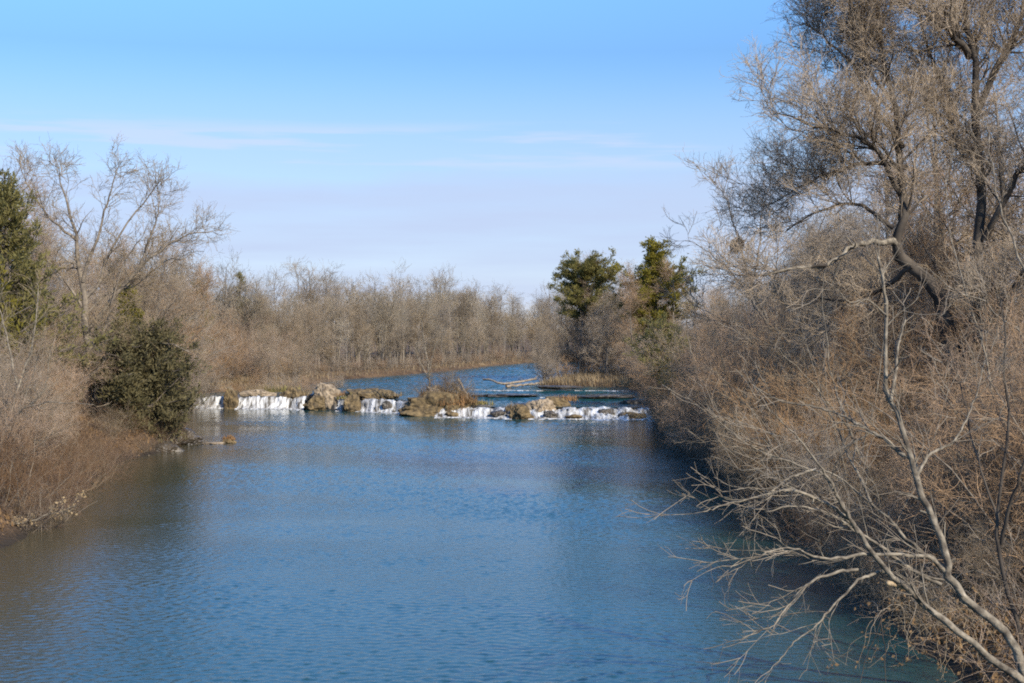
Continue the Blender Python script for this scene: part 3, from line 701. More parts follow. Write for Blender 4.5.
while y < 168:
    for row in range(3):
        x = bank_x(y, 1) + 5.5 + row * 6 + rnd.uniform(-1.5, 2); yy = y + rnd.uniform(-2, 2)
        if yy < 66 and 850 < x / yy * F + 512 < 1015: continue
        treek.place(rnd.randrange(4), x, yy, rnd.uniform(0, 6.28), rnd.uniform(.6, .85) * (.85 + .22 * row), 'bare grey tree rising out of the thicket behind the big dark-trunked tree', 'bare trees above the tangled bank'); n += 1
    y += 6.0
print('trees', n)
for y in np.arange(36, 150, 3.4):
    x = bank_x(y, 1) + rnd.uniform(.1, .9)
    low.place(rnd.randrange(3) if y < 100 else rnd.choice([0, 2]), x, float(y), rnd.uniform(0, 6.28), rnd.uniform(.6, .95), 'low twiggy shrub at the waterline below the tangled thicket', 'waterline shrubs below the thicket')

for k, (px, Y, i, sc, lb) in enumerate([(1010, 74, 0, 1.5, 'tall bare tree standing behind the huge dark-trunked tree, its twigs mixing with that crown'), (955, 82, 1, 1.55, 'tallest slender tree rising behind the fork of the huge dark-trunked tree'), (905, 92, 2, 1.4, 'bare tree showing through the lower crown of the huge dark-trunked tree'), (1060, 66, 3, 1.5, 'bare tree at the edge of view beyond the huge dark-trunked tree'), (860, 96, 3, 1.15, 'bare tree behind the white crooked limb'), (820, 104, 1, 1.05, 'bare tree behind the tip of the white crooked limb')]):
    treek.place(i, lx(px, Y), Y, k * 1.1, sc, lb, None)
for k in range(20):
    y = 40 + k * 4.6 + rnd.uniform(-1.5, 1.5)
    sap.place(k % 3, bank_x(y, 1) + rnd.uniform(1.2, 8), y, rnd.uniform(0, 6.28), rnd.uniform(.6, 1.0), 'thin pale sapling standing among the thicket shrubs on the tangled bank', 'pale saplings in the tangled bank')
for k, (px, Y, sc) in enumerate([(14, 66, .8), (48, 78, .62), (30, 90, .9), (52, 93, .7), (-4, 74, 1.0), (118, 104, .8), (205, 150, .8), (262, 160, .8), (320, 172, .7)]):
    sap.place(k % 3, lx(px, Y), Y, k * 2.1, sc, 'thin pale sapling in the brush near the big forked tree and falls', 'pale saplings around the forked tree')
# left bank
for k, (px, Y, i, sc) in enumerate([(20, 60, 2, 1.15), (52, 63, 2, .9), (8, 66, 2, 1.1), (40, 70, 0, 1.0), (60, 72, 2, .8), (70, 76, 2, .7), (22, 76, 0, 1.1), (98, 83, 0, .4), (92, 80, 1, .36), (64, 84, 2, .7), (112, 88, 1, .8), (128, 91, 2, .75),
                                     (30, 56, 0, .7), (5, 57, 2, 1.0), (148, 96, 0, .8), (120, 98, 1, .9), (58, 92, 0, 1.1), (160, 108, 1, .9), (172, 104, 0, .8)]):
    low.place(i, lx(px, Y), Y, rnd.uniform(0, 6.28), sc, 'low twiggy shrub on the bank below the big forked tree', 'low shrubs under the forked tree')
for k, (px, Y, i, sc) in enumerate([(10, 70, 0, .8), (35, 82, 1, .8), (5, 88, 2, .9), (60, 100, 3, .8), (100, 106, 0, .8), (130, 112, 1, .9), (20, 102, 4, 1.), (160, 122, 2, .9), (185, 136, 0, .8), (170, 142, 3, .9), (150, 130, 1, 1.),
                                     (200, 152, 4, .75), (222, 158, 2, .8), (245, 162, 1, .8), (268, 165, 0, .75), (292, 169, 3, .7), (206, 163, 1, 1.), (240, 170, 2, 1.), (275, 176, 4, .9), (110, 125, 0, 1.0), (80, 118, 2, 1.), (175, 152, 4, 1.)]):
    thick.place(i, lx(px, Y), Y, rnd.uniform(0, 6.28), sc, 'bare brown shrub in the brush around the big forked tree and along to the falls', 'brush shrubs around the forked tree')
for k, (px, Y, i, sc) in enumerate([(2, 98, 0, 1.25), (40, 112, 1, 1.05), (110, 122, 2, .92), (138, 120, 3, 1.05), (155, 134, 0, 1.15), (178, 140, 1, 1.02), (20, 125, 2, 1.25), (70, 130, 3, 1.05), (128, 140, 1, 1.05), (196, 148, 2, .95), (190, 158, 2, .72), (212, 166, 3, .68), (232, 172, 0, .6),
                                     (200, 176, 1, .75), (258, 180, 2, .66), (285, 188, 3, .62), (170, 165, 0, .85), (130, 150, 1, .9), (95, 150, 2, 1.), (310, 196, 1, .68), (228, 188, 2, .74), (268, 198, 0, .74)]):
    treek.place(i, lx(px, Y), Y, rnd.uniform(0, 6.28), sc, 'bare grey tree in the wood around and behind the big forked tree', 'bare trees behind the forked tree')
for s_ in np.arange(2, cum[-1], 3.8):
    x = np.interp(s_, cum, fl[:, 0]) + rnd.uniform(-1, .5); y = np.interp(s_, cum, fl[:, 1]) + rnd.uniform(-.5, 1)
    thick.place(rnd.randrange(5), x, y, rnd.uniform(0, 6.28), rnd.uniform(.22, .42), 'brown shrub at the water\'s edge in front of the far wood', 'shrubs fringing the far wood')
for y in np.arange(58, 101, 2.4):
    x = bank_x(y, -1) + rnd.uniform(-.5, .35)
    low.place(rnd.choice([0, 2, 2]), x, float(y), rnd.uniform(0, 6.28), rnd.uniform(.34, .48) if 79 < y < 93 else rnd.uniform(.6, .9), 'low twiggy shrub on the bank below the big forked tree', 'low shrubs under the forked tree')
for k, (px, Y, i, sc) in enumerate([(2, 62, 1, .62), (22, 68, 3, .6), (45, 74, 4, .62), (12, 76, 2, .75), (56, 80, 0, .45), (30, 84, 1, .7), (60, 88, 2, .4), (-8, 72, 0, .8), (50, 90, 4, .62), (112, 100, 0, .6)]):
    thick.place(i, lx(px, Y), Y, rnd.uniform(0, 6.28), sc, 'bare brown shrub in the brush around the big forked tree and along to the falls', 'brush shrubs around the forked tree')
for k, (px, Y, i, sc) in enumerate([(15, 104, 1, .8), (-12, 90, 0, .95)]):
    treek.place(i, lx(px, Y), Y, rnd.uniform(0, 6.28), sc, 'bare grey tree in the wood around and behind the big forked tree', 'bare trees behind the forked tree')
for k in range(16):
    px, Y = 204 + k * 8.5 + rnd.uniform(-3, 3), 151 + (k % 4) * 2.6 + (4 if k > 10 else 0)
    thick.place(k % 5, lx(px, Y), Y, rnd.uniform(0, 6.28), rnd.uniform(.26, .42), 'small brown shrub in the straw grass just behind the waterfalls', 'small shrubs behind the falls')
# peninsula
for k, (px, Y, i, sc) in enumerate([(548, 170, 0, .55), (566, 173, 1, .4), (590, 176, 2, .46), (612, 173, 3, .42), (628, 170, 4, .5), (640, 166, 0, .75), (575, 182, 1, .8), (605, 184, 2, .8), (632, 182, 3, .8), (650, 176, 4, .8)]):
    thick.place(i, lx(px, Y), Y, rnd.uniform(0, 6.28), sc, 'small bare shrub on the grassy point across the pool', 'shrubs on the grassy point')
for k, (px, Y, i, sc, lb) in enumerate([(597, 180, 0, 1.12, 'tallest bare tree on the grassy point, rising behind the spreading cedar'), (545, 172, 1, .5, 'thin bare tree leaning at the very tip of the grassy point'), (622, 184, 2, .98, 'bare tree on the grassy point between the two dark cedars'), (560, 178, 3, .62, 'short bare tree under the spreading cedar on the point'), (648, 190, 1, 1.0, 'bare tree standing behind the taller dark cedar'), (608, 176, 3, .7, 'short bare tree in front of the tallest tree on the point'), (606, 172, 1, .72, 'slim bare tree close beside the spreading cedar'), (588, 186, 0, 1.0, 'bare tree behind the spreading cedar on the point'), (636, 167, 2, .85, 'bare tree in front of the gap beside the taller dark cedar'), (628, 192, 3, 1.05, 'bare tree far back between the two dark cedars'), (676, 170, 2, .95, 'bare tree just past the taller dark cedar')]):
    treek.place(i, lx(px, Y), Y, rnd.uniform(0, 6.28), sc, lb, None)

# cedars
cedar(582, 330, 178, 14.3, 5.6, 21, 'spreading dark cedar with flat top on the grassy point', sc=(1.25, 1.2, 1), bare=.5, n_br=130, shape='round', clump=130, leaf=(.16, .42))
cedar(657, 330, 172, 15.8, 6.4, 22, 'taller dark cedar towering above the far end of the thicket', sc=(1.35, 1.2, 1), bare=.25, n_br=190, shape='flat', clump=120, leaf=(.16, .42))
cedar(662, 390, 127.5, 7.6, 3.6, 23, 'small olive cedar at the water where the thicket bank ends', bare=.05, n_br=90, shape='round', clump=60)
cedar(6, 440, 86, 14.6, 5.8, 24, 'big olive cedar with broken top beside the forked tree', bare=.08, n_br=260, shape='cone', clump=70)
cedar(-22, 440, 80, 11.0, 4.0, 29, 'dark cedar at the edge of view beside the big olive cedar', bare=.1, n_br=120, shape='cone', clump=60)
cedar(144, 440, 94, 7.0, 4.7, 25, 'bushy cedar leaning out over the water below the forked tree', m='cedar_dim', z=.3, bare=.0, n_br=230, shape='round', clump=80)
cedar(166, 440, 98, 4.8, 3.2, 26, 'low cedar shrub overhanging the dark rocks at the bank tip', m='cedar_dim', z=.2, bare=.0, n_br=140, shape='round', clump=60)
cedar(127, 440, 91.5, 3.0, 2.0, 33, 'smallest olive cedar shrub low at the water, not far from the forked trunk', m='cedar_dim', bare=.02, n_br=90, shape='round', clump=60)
cedar(240, 380, 188, 13.0, 2.3, 27, 'pointed little cedar sticking up out of the brown wood above the falls', bare=.4, n_br=70, shape='cone', clump=60)
cedar(128, 400, 112, 9.0, 2.6, 28, 'dark cedar half hidden behind the forked tree', bare=.15, n_br=90, shape='cone', clump=60)
cedar(196, 380, 150, 11.5, 3.2, 30, 'thin olive cedar among bare trees above the narrow fall', bare=.3, n_br=70, shape='cone', clump=40)
cedar(850, 330, 105, 8.5, 3.0, 31, 'dim green cedar buried in the thicket behind the leaning sycamore', bare=.1, n_br=80, shape='cone', clump=40)

# ------------------------------------------------------------------ hero trees
def path(pts, Y0, Y1, n=14, rng=None, jit=.0):
    m = len(pts); P = np.array([at(px, py, Y0 + (Y1 - Y0) * i / max(1, m - 1)) for i, (px, py) in enumerate(pts)])
    P = resample(P, n)
    if rng is not None and jit: P[1:] += rng.normal(size=(n - 1, 3)) * jit
    return P
def hero(name, label, limbs, base, mt, mc, seed, dens, lens, fine=.006, k0=10, ups=(.05, .05, .05, .04), wand=.16, ang=(28, 62), minr=.03, clear=0, jit=.085, npts=14, rough=.05, stubs=0):
    rng = np.random.default_rng(seed)
    A, B = Tubes(), Tubes()
    Ps, Rs = [], []
    for pts, Y0, Y1, r0, r1 in limbs:
        P = path(pts, Y0, Y1, npts); P[1:] += rng.normal(size=(npts - 1, 3)) * (np.linalg.norm(P[-1] - P[0]) / npts * jit); R = r1 + (r0 - r1) * (1 - np.linspace(0, 1, npts)) ** 1.25
        A.add(P, R, k0, rough, rng); Ps.append(P); Rs.append(R)
    P = np.stack(Ps); R = np.stack(Rs)
    c1, d1 = grow(P[clear:], R[clear:], rng, dens[0], .15, 1, ang, lens[0], .35, .45, 7, wand, ups[0], minr * .5, minr * 2.2, .3, True)
    if clear:
        e1, f1 = grow(P[:clear], R[:clear], rng, dens[0], .55, 1, ang, lens[0], .35, .45, 7, wand, ups[0], minr * .5, minr * 2.2, .3, True)
        c1 = np.concatenate([c1, e1]); d1 = np.concatenate([d1, f1])
    c2, d2 = grow(c1, d1, rng, dens[1], .12, 1, ang, lens[1], .4, .55, 5, wand * 1.2, ups[1], fine * 2.2, minr)
    c3, d3 = grow(c2, d2, rng, dens[2], .12, 1, (25, 60), lens[2], .35, .6, 4, wand * 1.5, ups[2], fine * 1.35, .02)
    c4, d4 = grow(c3, d3, rng, dens[3], .1, 1, (22, 58), lens[3], .3, .7, 3, wand * 1.5, ups[3], fine, .012)
    if stubs:
        q, r_ = grow(P, R, rng, stubs, .1, .9, (35, 80), (.06, .3), .3, .55, 3, .15, 0, .008, 9, .8); A.add(q, r_, 6, .1, rng)
    A.add(c1, d1, 5); B.add(c2, d2, 4); B.add(c3, d3, 3); B.add(c4, d4, 3)
    print(label[:30], len(c1), len(c2), len(c3), len(c4))
    return finish(A, B, base, name, label, 'tree', mt, mc), (c1, c2, c3, c4)

# the big dark-trunked tree
Yb = 60
bx = lx(962, Yb); bz = hz(bx, Yb)
by = HOR + (CAMZ - bz) * F / Yb + 6
big, _ = hero('bare_tree', 'huge bare tree with a dark forked trunk filling the sky above the thicket', [
    ([(964, by), (960, 420), (957, 380), (954, 345), (947, 306), (933, 284), (913, 266), (898, 247), (893, 227), (902, 203), (905, 160), (896, 105), (882, 50), (874, 0), (868, -50)], 60, 60, .46, .06),
    ([(960, by - 30), (962, 390), (969, 345), (974, 300), (984, 245), (982, 190), (976, 130), (969, 60), (966, 15), (960, -50)], 60, 61, .36, .10),
    ([(827, 265), (804, 267), (780, 272), (763, 276)], 57.8, 57.2, .06, .02),
    ([(969, 58), (953, 38), (934, 19), (906, 5), (875, -12)], 60.7, 58, .16, .05),
    ([(903, 200), (877, 152), (852, 136), (815, 128), (778, 112)], 60, 57, .12, .03),
    ([(906, 168), (864, 163), (836, 171), (800, 186), (770, 205)], 60, 63, .11, .03),
    ([(903, 148), (870, 100), (850, 62), (822, 38), (806, 25)], 60, 62, .11, .03),
    ([(984, 240), (1008, 192), (1035, 150), (1070, 110)], 60.5, 58, .15, .05),
    ([(977, 110), (1008, 45), (1030, -10), (1050, -60)], 60.5, 63, .15, .07),
    ([(895, 105), (862, 60), (848, 10), (842, -40)], 60, 58, .09, .03),
    ([(893, 228), (860, 205), (822, 210), (785, 232)], 60, 61.5, .10, .03),
    ([(980, 170), (955, 140), (945, 90), (925, 40), (915, -20)], 60.5, 63, .12, .05),
    ([(960, 360), (985, 330), (1010, 290), (1040, 250)], 60, 57, .14, .05),
    ([(912, 266), (880, 290), (850, 300), (815, 298)], 60, 64, .12, .04),
    ], np.array([bx, Yb, bz]), M['bark_mottled'], M['twig_grey'], 51, (3.4, 4.0, 5.4, 5.6), [(1.4, 4.2), (.9, 2.3), (.55, 1.4), (.35, .85)], .0062, minr=.03, clear=2, ups=(.11, .09, .06, .05))
rng = np.random.default_rng(77); T = Tubes()
P = path([(897, 244), (887, 242), (872, 242), (858, 243), (850, 247), (845, 251), (836, 260), (827, 265), (815, 267), (804, 267), (785, 270), (763, 276)], 59.9, 57, 24); P[1:] += rng.normal(size=(23, 3)) * .035
T.add(P, np.linspace(.145, .045, 24), 8, .05, rng)
c1, d1 = grow(P[None], np.linspace(.19, .05, 24)[None], rng, 1.6, .3, 1, (30, 60), (.6, 1.8), .3, .4, 5, .16, .1, .02)
T.add(c1, d1, 4)
lb_ = link('limb', T.build('limb', True, np.array([bx, Yb, bz])), M['bark_pale'], big); lb_['label'] = 'pale crooked limb reaching over the water'
big['label'] = 'huge bare tree with a dark forked trunk filling the sky above the thicket'

# leaning sycamore close by
Ys = 30
bx = lx(1028, Ys); bz = hz(bx, Ys)
sy, sylv = hero('sycamore_tree', 'pale-barked sycamore leaning far out over the water, close to the viewer', [
    ([(1040, 700), (1024, 672), (1004, 633), (969, 601), (950, 573), (944, 545), (928, 506), (916, 479), (905, 437), (891, 401), (884, 370), (887, 316), (884, 285), (879, 257)], 30, 30, .11, .03),
    ([(1034, 690), (1010, 672), (978, 645), (947, 622), (918, 598), (896, 579), (874, 554), (858, 532), (849, 519), (833, 490), (816, 469), (790, 462), (767, 455), (731, 433), (706, 408)], 29.8, 28.5, .09, .008),
    ([(946, 572), (928, 556), (902, 555), (871, 554), (846, 557), (823, 558), (809, 555), (795, 549), (773, 551), (755, 558), (738, 565), (716, 568)], 30, 27.5, .046, .008),
    ([(950, 574), (935, 560), (922, 552), (902, 535), (890, 519), (871, 503), (838, 476), (812, 470), (780, 468), (742, 470)], 30, 31, .05, .009),
    ([(887, 570), (872, 575), (858, 582), (840, 600), (827, 614), (815, 628), (795, 642), (785, 655), (774, 667)], 29.6, 28, .036, .008),
    ([(905, 456), (888, 441), (873, 433), (855, 422), (838, 414), (812, 406), (781, 401), (752, 385)], 30, 31.5, .05, .01),
    ([(858, 570), (840, 572), (815, 580), (800, 592), (785, 610), (775, 625), (765, 630), (742, 640)], 29.2, 27.5, .035, .008),
    ([(942, 585), (909, 568), (886, 550), (870, 539), (852, 529), (838, 518), (815, 509), (790, 507), (765, 512)], 30, 29.2, .045, .01),
    ([(858, 532), (842, 505), (830, 480), (800, 440), (775, 415)], 29, 27, .045, .01),
    ([(849, 519), (820, 500), (790, 490), (765, 495), (725, 505), (705, 512)], 28.9, 26.5, .04, .01),
    ([(891, 401), (896, 370), (898, 348), (905, 320)], 30, 30.4, .04, .02),
    ([(871, 503), (862, 480), (848, 455), (838, 430), (820, 395)], 30.3, 31.5, .035, .01),
    ([(916, 479), (930, 455), (955, 440), (975, 400), (985, 360)], 30, 31, .04, .012),
    ([(887, 316), (868, 300), (850, 302), (838, 290)], 30, 29.4, .02, .006),
    ([(816, 469), (790, 478), (770, 492), (752, 488), (722, 492)], 28.8, 27.4, .028, .008),
    ], np.array([bx, Ys, bz]), M['bark_pale'], M['twig_tan'], 61, (2.0, 2.6, 3.0, 2.0), [(.6, 2.1), (.4, 1.2), (.25, .7), (.15, .4)], .0036, k0=10, ups=(.02, .02, .02, .02), wand=.10, ang=(15, 45), minr=.013, jit=.09, npts=34, rough=.085, stubs=1.1)
# broken stub with fresh wood
T = Tubes(); T.add(path([(905, 588), (897, 585), (888, 583.5)], 29.6, 29.3, 6), np.array([.05, .055, .058, .06, .06, .05]), 10, .05, np.random.default_rng(3))
st = link('broken_stub', T.build('broken_stub', True, np.array([bx, Ys, bz])), M['broken_wood'], sy)
st['label'] = 'snapped stub showing fresh pale wood'
T = Tubes()
rng = np.random.default_rng(8)
for pts, r in [([(888, 586), (884, 600), (882, 618), (877, 635), (868, 655), (858, 690)], .012), ([(882, 618), (885, 650), (887, 690)], .014)]:
    T.add(path(pts, 29.3, 29.2, 14, rng, .012), np.linspace(r, r * .6, 14), 5)
link('hanging_twig', T.build('hanging_twig', True, np.array([bx, Ys, bz])), M['bark_mottled'], sy)

# second slim tree at the frame edge and a few slim saplings in front of the thicket
def slim(label, limbs, mt, seed, dens=(1.5, 2.6, 3.4, 2.6), fine=.004, name='slim_tree', lens=None, minr=.012, mc='twig_tan'):
    P0 = at(*limbs[0][0][0], limbs[0][1]); z = hz(P0[0], P0[1])
    return hero(name, label, limbs, np.array([P0[0], P0[1], min(z, P0[2] + .3)]), M[mt], M[mc], seed, dens, lens or [(.8, 2.0), (.5, 1.2), (.3, .7), (.2, .4)], fine, 8, (.04, .03, .03, .02), .13, (20, 50), minr)
slim('mottled slim tree standing upright just behind the leaning sycamore', [
    ([(1030, 668), (1022, 640), (1014, 610), (1004, 570), (999, 520), (1000, 470), (1010, 420), (1004, 360), (1000, 300)], 32, 33, .068, .02),
    ([(1002, 545), (1012, 500), (1026, 460), (1040, 400)], 32.5, 31.5, .05, .02),
    ([(999, 520), (985, 480), (972, 440), (965, 400), (950, 350)], 33, 34, .03, .01)], 'bark_mottled', 71)
slim('pale slender tree arching across in front of the dark forked trunk', [
    ([(1045, 540), (1030, 490), (1010, 440), (1000, 405), (985, 350), (965, 300), (950, 230), (945, 180)], 40, 41, .06, .012),
    ([(1030, 490), (1008, 478), (980, 470), (955, 452), (925, 440)], 40, 39, .03, .008),
    ([(1040, 520), (1015, 512), (985, 503), (960, 500)], 40, 39.5, .03, .01),
    ([(1060, 400), (1024, 340), (990, 308), (958, 292), (930, 270)], 40, 40, .04, .01),
    ([(1060, 330), (1024, 270), (1000, 210), (992, 170), (985, 120)], 41, 42, .045, .012)], 'bark_pale', 72, dens=(1.4, 2.2, 3.2, 2.2))
slim('slender pale sapling bending out of the thicket under the white limb', [
    ([(868, 470), (850, 430), (838, 395), (828, 350), (822, 300), (826, 262)], 50, 49, .05, .012),
    ([(850, 430), (826, 400), (800, 370), (778, 350), (750, 335)], 50, 48, .035, .008)], 'bark_pale', 73, dens=(1.4, 2.2, 3.2, 2.2))
slim('thin pale sapling slanting over the water at the middle of the thicket', [
    ([(812, 500), (790, 460), (765, 425), (738, 395), (715, 372)], 56, 54, .04, .01),
    ([(800, 470), (770, 455), (742, 448), (712, 440)], 56, 53, .03, .008)], 'bark_pale', 74, dens=(1.4, 2.2, 3.2, 2.2))
slim('wispy bare tree at the fringe of the huge tree, holding a leaf nest', [
    ([(790, 440), (785, 380), (770, 330), (752, 285), (740, 245), (728, 205), (715, 180)], 80, 78, .13, .02),
    ([(770, 330), (745, 290), (720, 262), (700, 246), (684, 240)], 79, 76, .07, .012),
    ([(752, 285), (760, 245), (762, 215), (770, 180)], 79, 80, .07, .015),
    ([(785, 380), (755, 345), (725, 322), (695, 305)], 79, 76, .07, .012)], 'bark_grey', 75, dens=(2.0, 2.8, 3.8, 4.2), fine=.0068, lens=[(1.2, 3.0), (.7, 1.6), (.5, 1.1), (.3, .7)], minr=.022, mc='twig_grey', name='bare_tree')
nb = at(737, 245, 78.2)
rng = np.random.default_rng(4); pts = rng.normal(size=(260, 3)) * np.array([.16, .16, .13]); pts = np.repeat(pts[:, None], 2, 1)
V, Q = scatter_leaves(pts, rng, 3, (.1, .2))
link('leaf_nest', mesh('leaf_nest', V, Q, False), M['dead_leaf'], None, 'small brown leaf nest lodged high in the wispy bare tree', 'nest', None, None, nb)

# big forked tree on the other bank
Yl = 95
bx = lx(86, Yl); bz = hz(bx, Yl); by = HOR + (CAMZ - bz) * F / Yl + 5
hero('bare_tree', 'big pale forked tree with wide bare crown, standing among cedars at the bank', [
    ([(87, by), (86, 420), (88, 385), (88, 350), (85, 320), (84, 290), (80, 262), (76, 235), (70, 210), (62, 185), (58, 168)], 95, 95, .40, .03),
    ([(88, 382), (98, 366), (112, 354), (130, 346), (150, 342), (172, 345), (190, 352)], 95, 93, .22, .04),
    ([(83, 282), (92, 252), (101, 228), (106, 205), (112, 185), (118, 168)], 95, 94, .12, .03),
    ([(84, 300), (98, 285), (106, 262), (118, 240), (134, 215), (150, 195), (160, 182)], 95, 97, .12, .03),
    ([(87, 330), (112, 300), (138, 270), (155, 253), (176, 240), (198, 234), (212, 232)], 95, 96, .17, .03),
    ([(138, 270), (150, 240), (158, 215), (160, 195)], 95.5, 96, .09, .03),
    ([(84, 310), (68, 285), (50, 262), (34, 246), (20, 240)], 95, 93, .1, .03),
    ([(87, 315), (110, 292), (135, 286), (165, 262), (185, 258)], 95, 98, .09, .02),
    ([(88, 360), (105, 330), (112, 300), (125, 262), (140, 238)], 95, 94, .11, .03),
    ([(86, 400), (64, 370), (44, 350), (22, 345)], 95, 92, .09, .03),
    ([(76, 240), (58, 225), (40, 205), (28, 185), (22, 170)], 95, 96, .1, .03),
    ], np.array([bx, Yl, bz]), M['bark_mid'], M['twig_tan'], 81, (2.2, 3.0, 3.6, 3.2), [(1.0, 2.7), (.8, 1.9), (.5, 1.3), (.35, .8)], .0074, k0=10, minr=.032, clear=1)
slim('pale leaning tree with a low fork, growing below the big olive cedar', [
    ([(-4, 470), (0, 454), (6, 427), (18, 390), (29, 356), (36, 325), (38, 290)], 64, 64, .1, .03),
    ([(6, 427), (20, 412), (37, 404), (60, 402), (95, 404)], 64, 62, .06, .012),
    ([(26, 408), (40, 396), (47, 380), (50, 350)], 63.5, 63, .05, .012),
    ([(18, 390), (10, 350), (0, 310), (-12, 280)], 64, 65, .06, .02)], 'bark_pale', 82, dens=(1.0, 1.6, 2.0, 1.8), fine=.0055)
slim('ivory dead-looking snag tree standing on the driftwood islet', [
    ([(430, 396), (429, 375), (426, 352), (423, 335), (422, 322)], 131.5, 131.5, .1, .03),
    ([(429, 372), (434, 350), (440, 335)], 131.5, 131, .06, .02),
    ([(429, 380), (420, 362), (413, 350)], 131.5, 132, .05, .02)], 'bark_pale', 83, dens=(.8, 1.3, 1.6, 1.0), fine=.011, minr=.02, name='bare_tree')
# brush on the islet
for k, (px, Y, i, sc, lb) in enumerate([(438, 130.6, 2, 1.05, 'reddish twig brush crowning the driftwood islet'), (452, 130.4, 1, 1.1, 'tan twig brush on the shoulder of the driftwood islet'), (426, 130.8, 0, .9, 'brown twig brush at the upstream side of the driftwood islet'), (464, 130.2, 0, .75, 'low brown twig brush at the tail of the driftwood islet')]):
    o = low.place(i, lx(px, Y), Y, k * 1.3, sc, lb, None); o.location.z = 1.5

# low leafy branch trailing at the waterline
rng = np.random.default_rng(9)
P = path([(-20, 530), (0, 527), (22, 524), (42, 518), (60, 511), (76, 506)], 54, 56.5, 14, rng, .03); R = np.linspace(.06, .012, 14)
c1, d1 = grow(P[None], R[None], rng, 4, .1, 1, (20, 55), (.4, 1.1), .3, .5, 5, .15, -.03, .006)
c2, d2 = grow(c1, d1, rng, 4, .2, 1, (20, 50), (.15, .4), .3, .6, 3, .15, -.05, .005)
T = Tubes(); T.add(P, R, 6); T.add(c1, d1, 4); T.add(c2, d2, 3)
base = P[0].copy()
r = thing('fallen_branch', 'low branch with pale withered leaves trailing over the water at the bank', 'branch', base)
link('limb', T.build('limb', True, base), M['bark_pale'], r)
V, Q = scatter_leaves(np.concatenate([c2, c1[:, 2:5]]), rng, 6, (.06, .15), .6)
link('foliage', mesh('foliage', V - base, Q, False), M['pale_leaf'], r)
# withered vine with brown leaves under the sycamore
for k, (px, py, Y, seed, lb) in enumerate([(930, 600, 33, 1, 'withered vine with brown leaves hanging under the sycamore trunk'), (900, 630, 33.5, 2, 'brown-leaved vine drooping to the water under the sycamore'), (960, 625, 32, 3, 'tangled tan vine at the foot of the leaning sycamore')]):
    rng = np.random.default_rng(90 + seed)
    b = at(px, py, Y); n = 26
    P = np.zeros((n, 9, 3)); P[:, 0] = b + rng.normal(size=(n, 3)) * np.array([.5, .5, .25]); d = norm(rng.normal(size=(n, 3)) + np.array([0, 0, .5]))
    for q in range(1, 9):
        d = norm(d + rng.normal(size=d.shape) * .3 + np.array([0, 0, -.28])); P[:, q] = P[:, q - 1] + d * .17
    P[:, :, 2] = np.maximum(P[:, :, 2], .02)
    T = Tubes(); T.add(P, np.full((n, 9), .006) * np.linspace(1.3, .6, 9), 4)
    r = thing('withered_vine', lb, 'vine', b)
    link('stem', T.build('stem', True, b), M['twig_tan'], r)
    V, Q = scatter_leaves(P[:, 3:], rng, 5, (.05, .12), .8)
    V[:, 2] = np.maximum(V[:, 2], .02)
    link('foliage', mesh('foliage', V - b, Q, False), M['dead_leaf'], r)

# ------------------------------------------------------------------ ground cover (stuff)
def land_points(rng, n, xr, yr, sdr):
    X = rng.uniform(*xr, n); Y = rng.uniform(*yr, n); sd = sdist(X, Y)
    k = (sd > sdr[0]) & (sd < sdr[1]); X, Y = X[k], Y[k]
    return np.stack([X, Y, H(X, Y)], -1)
def cover(name, m, seed, areas, ht, lean, wd):
    rng = np.random.default_rng(seed); pts = np.concatenate([land_points(rng, *a) for a in areas])
    V, Q = blades(rng, len(pts), pts - np.array([0, 0, .05]), ht, lean, wd)
    return link(name, mesh(name, V, Q, False), m, None, None, None, 'stuff')
cover('dry_grass', M['dry_grass'], 1, [(60000, (-45, 75), (150, 315), (0.1, 3)), (16000, (0, 30), (158, 190), (.05, 6)), (14000, (-45, -20), (143, 170), (.05, 6))], (.3, 1.0), .6, (.02, .045))
cover('leaf_litter', M['dead_leaf'], 2, [(90000, (9, 28), (30, 160), (.2, 10)), (60000, (-42, -16), (40, 150), (.1, 9))], (.08, .3), 1.1, (.03, .06))
# brambles: arching canes too tangled to count
def brambles(name, seed, areas, m, ln=(.8, 2.4), r=.006):
    rng = np.random.default_rng(seed); pts = np.concatenate([land_points(rng, *a) for a in areas]); n = len(pts)
    P = np.zeros((n, 6, 3)); P[:, 0] = pts - np.array([0, 0, .05])
    d = norm(rng.normal(size=(n, 3)) * np.array([.7, .7, .3]) + np.array([0, 0, 1.0])); l = rng.uniform(*ln, n)[:, None]
    for q in range(1, 6):
        d = norm(d + rng.normal(size=d.shape) * .22 + np.array([0, 0, -.16])); P[:, q] = P[:, q - 1] + d * l / 5
    R = np.full((n, 6), r) * np.linspace(1.2, .6, 6)
    c, rc = grow(P, R, rng, 2.5, .2, 1, (25, 65), (.2, .6), .2, .7, 3, .2, 0, r * .7)
    T = Tubes(); T.add(P, R, 3); T.add(c, rc, 3)
    return link(name, T.build(name), m, None, None, None, 'stuff')
brambles('bramble_undergrowth', 3, [(16000, (9, 26), (30, 130), (.1, 12))], M['twig_brown'])
brambles('rusty_undergrowth', 4, [(11000, (-40, -16), (45, 130), (.1, 9))], M['twig_red_shaded'])
brambles('brush_undergrowth', 5, [(22000, (-45, 60), (145, 310), (1.0, 14))], M['twig_far'], (1.0, 3.0), .011)

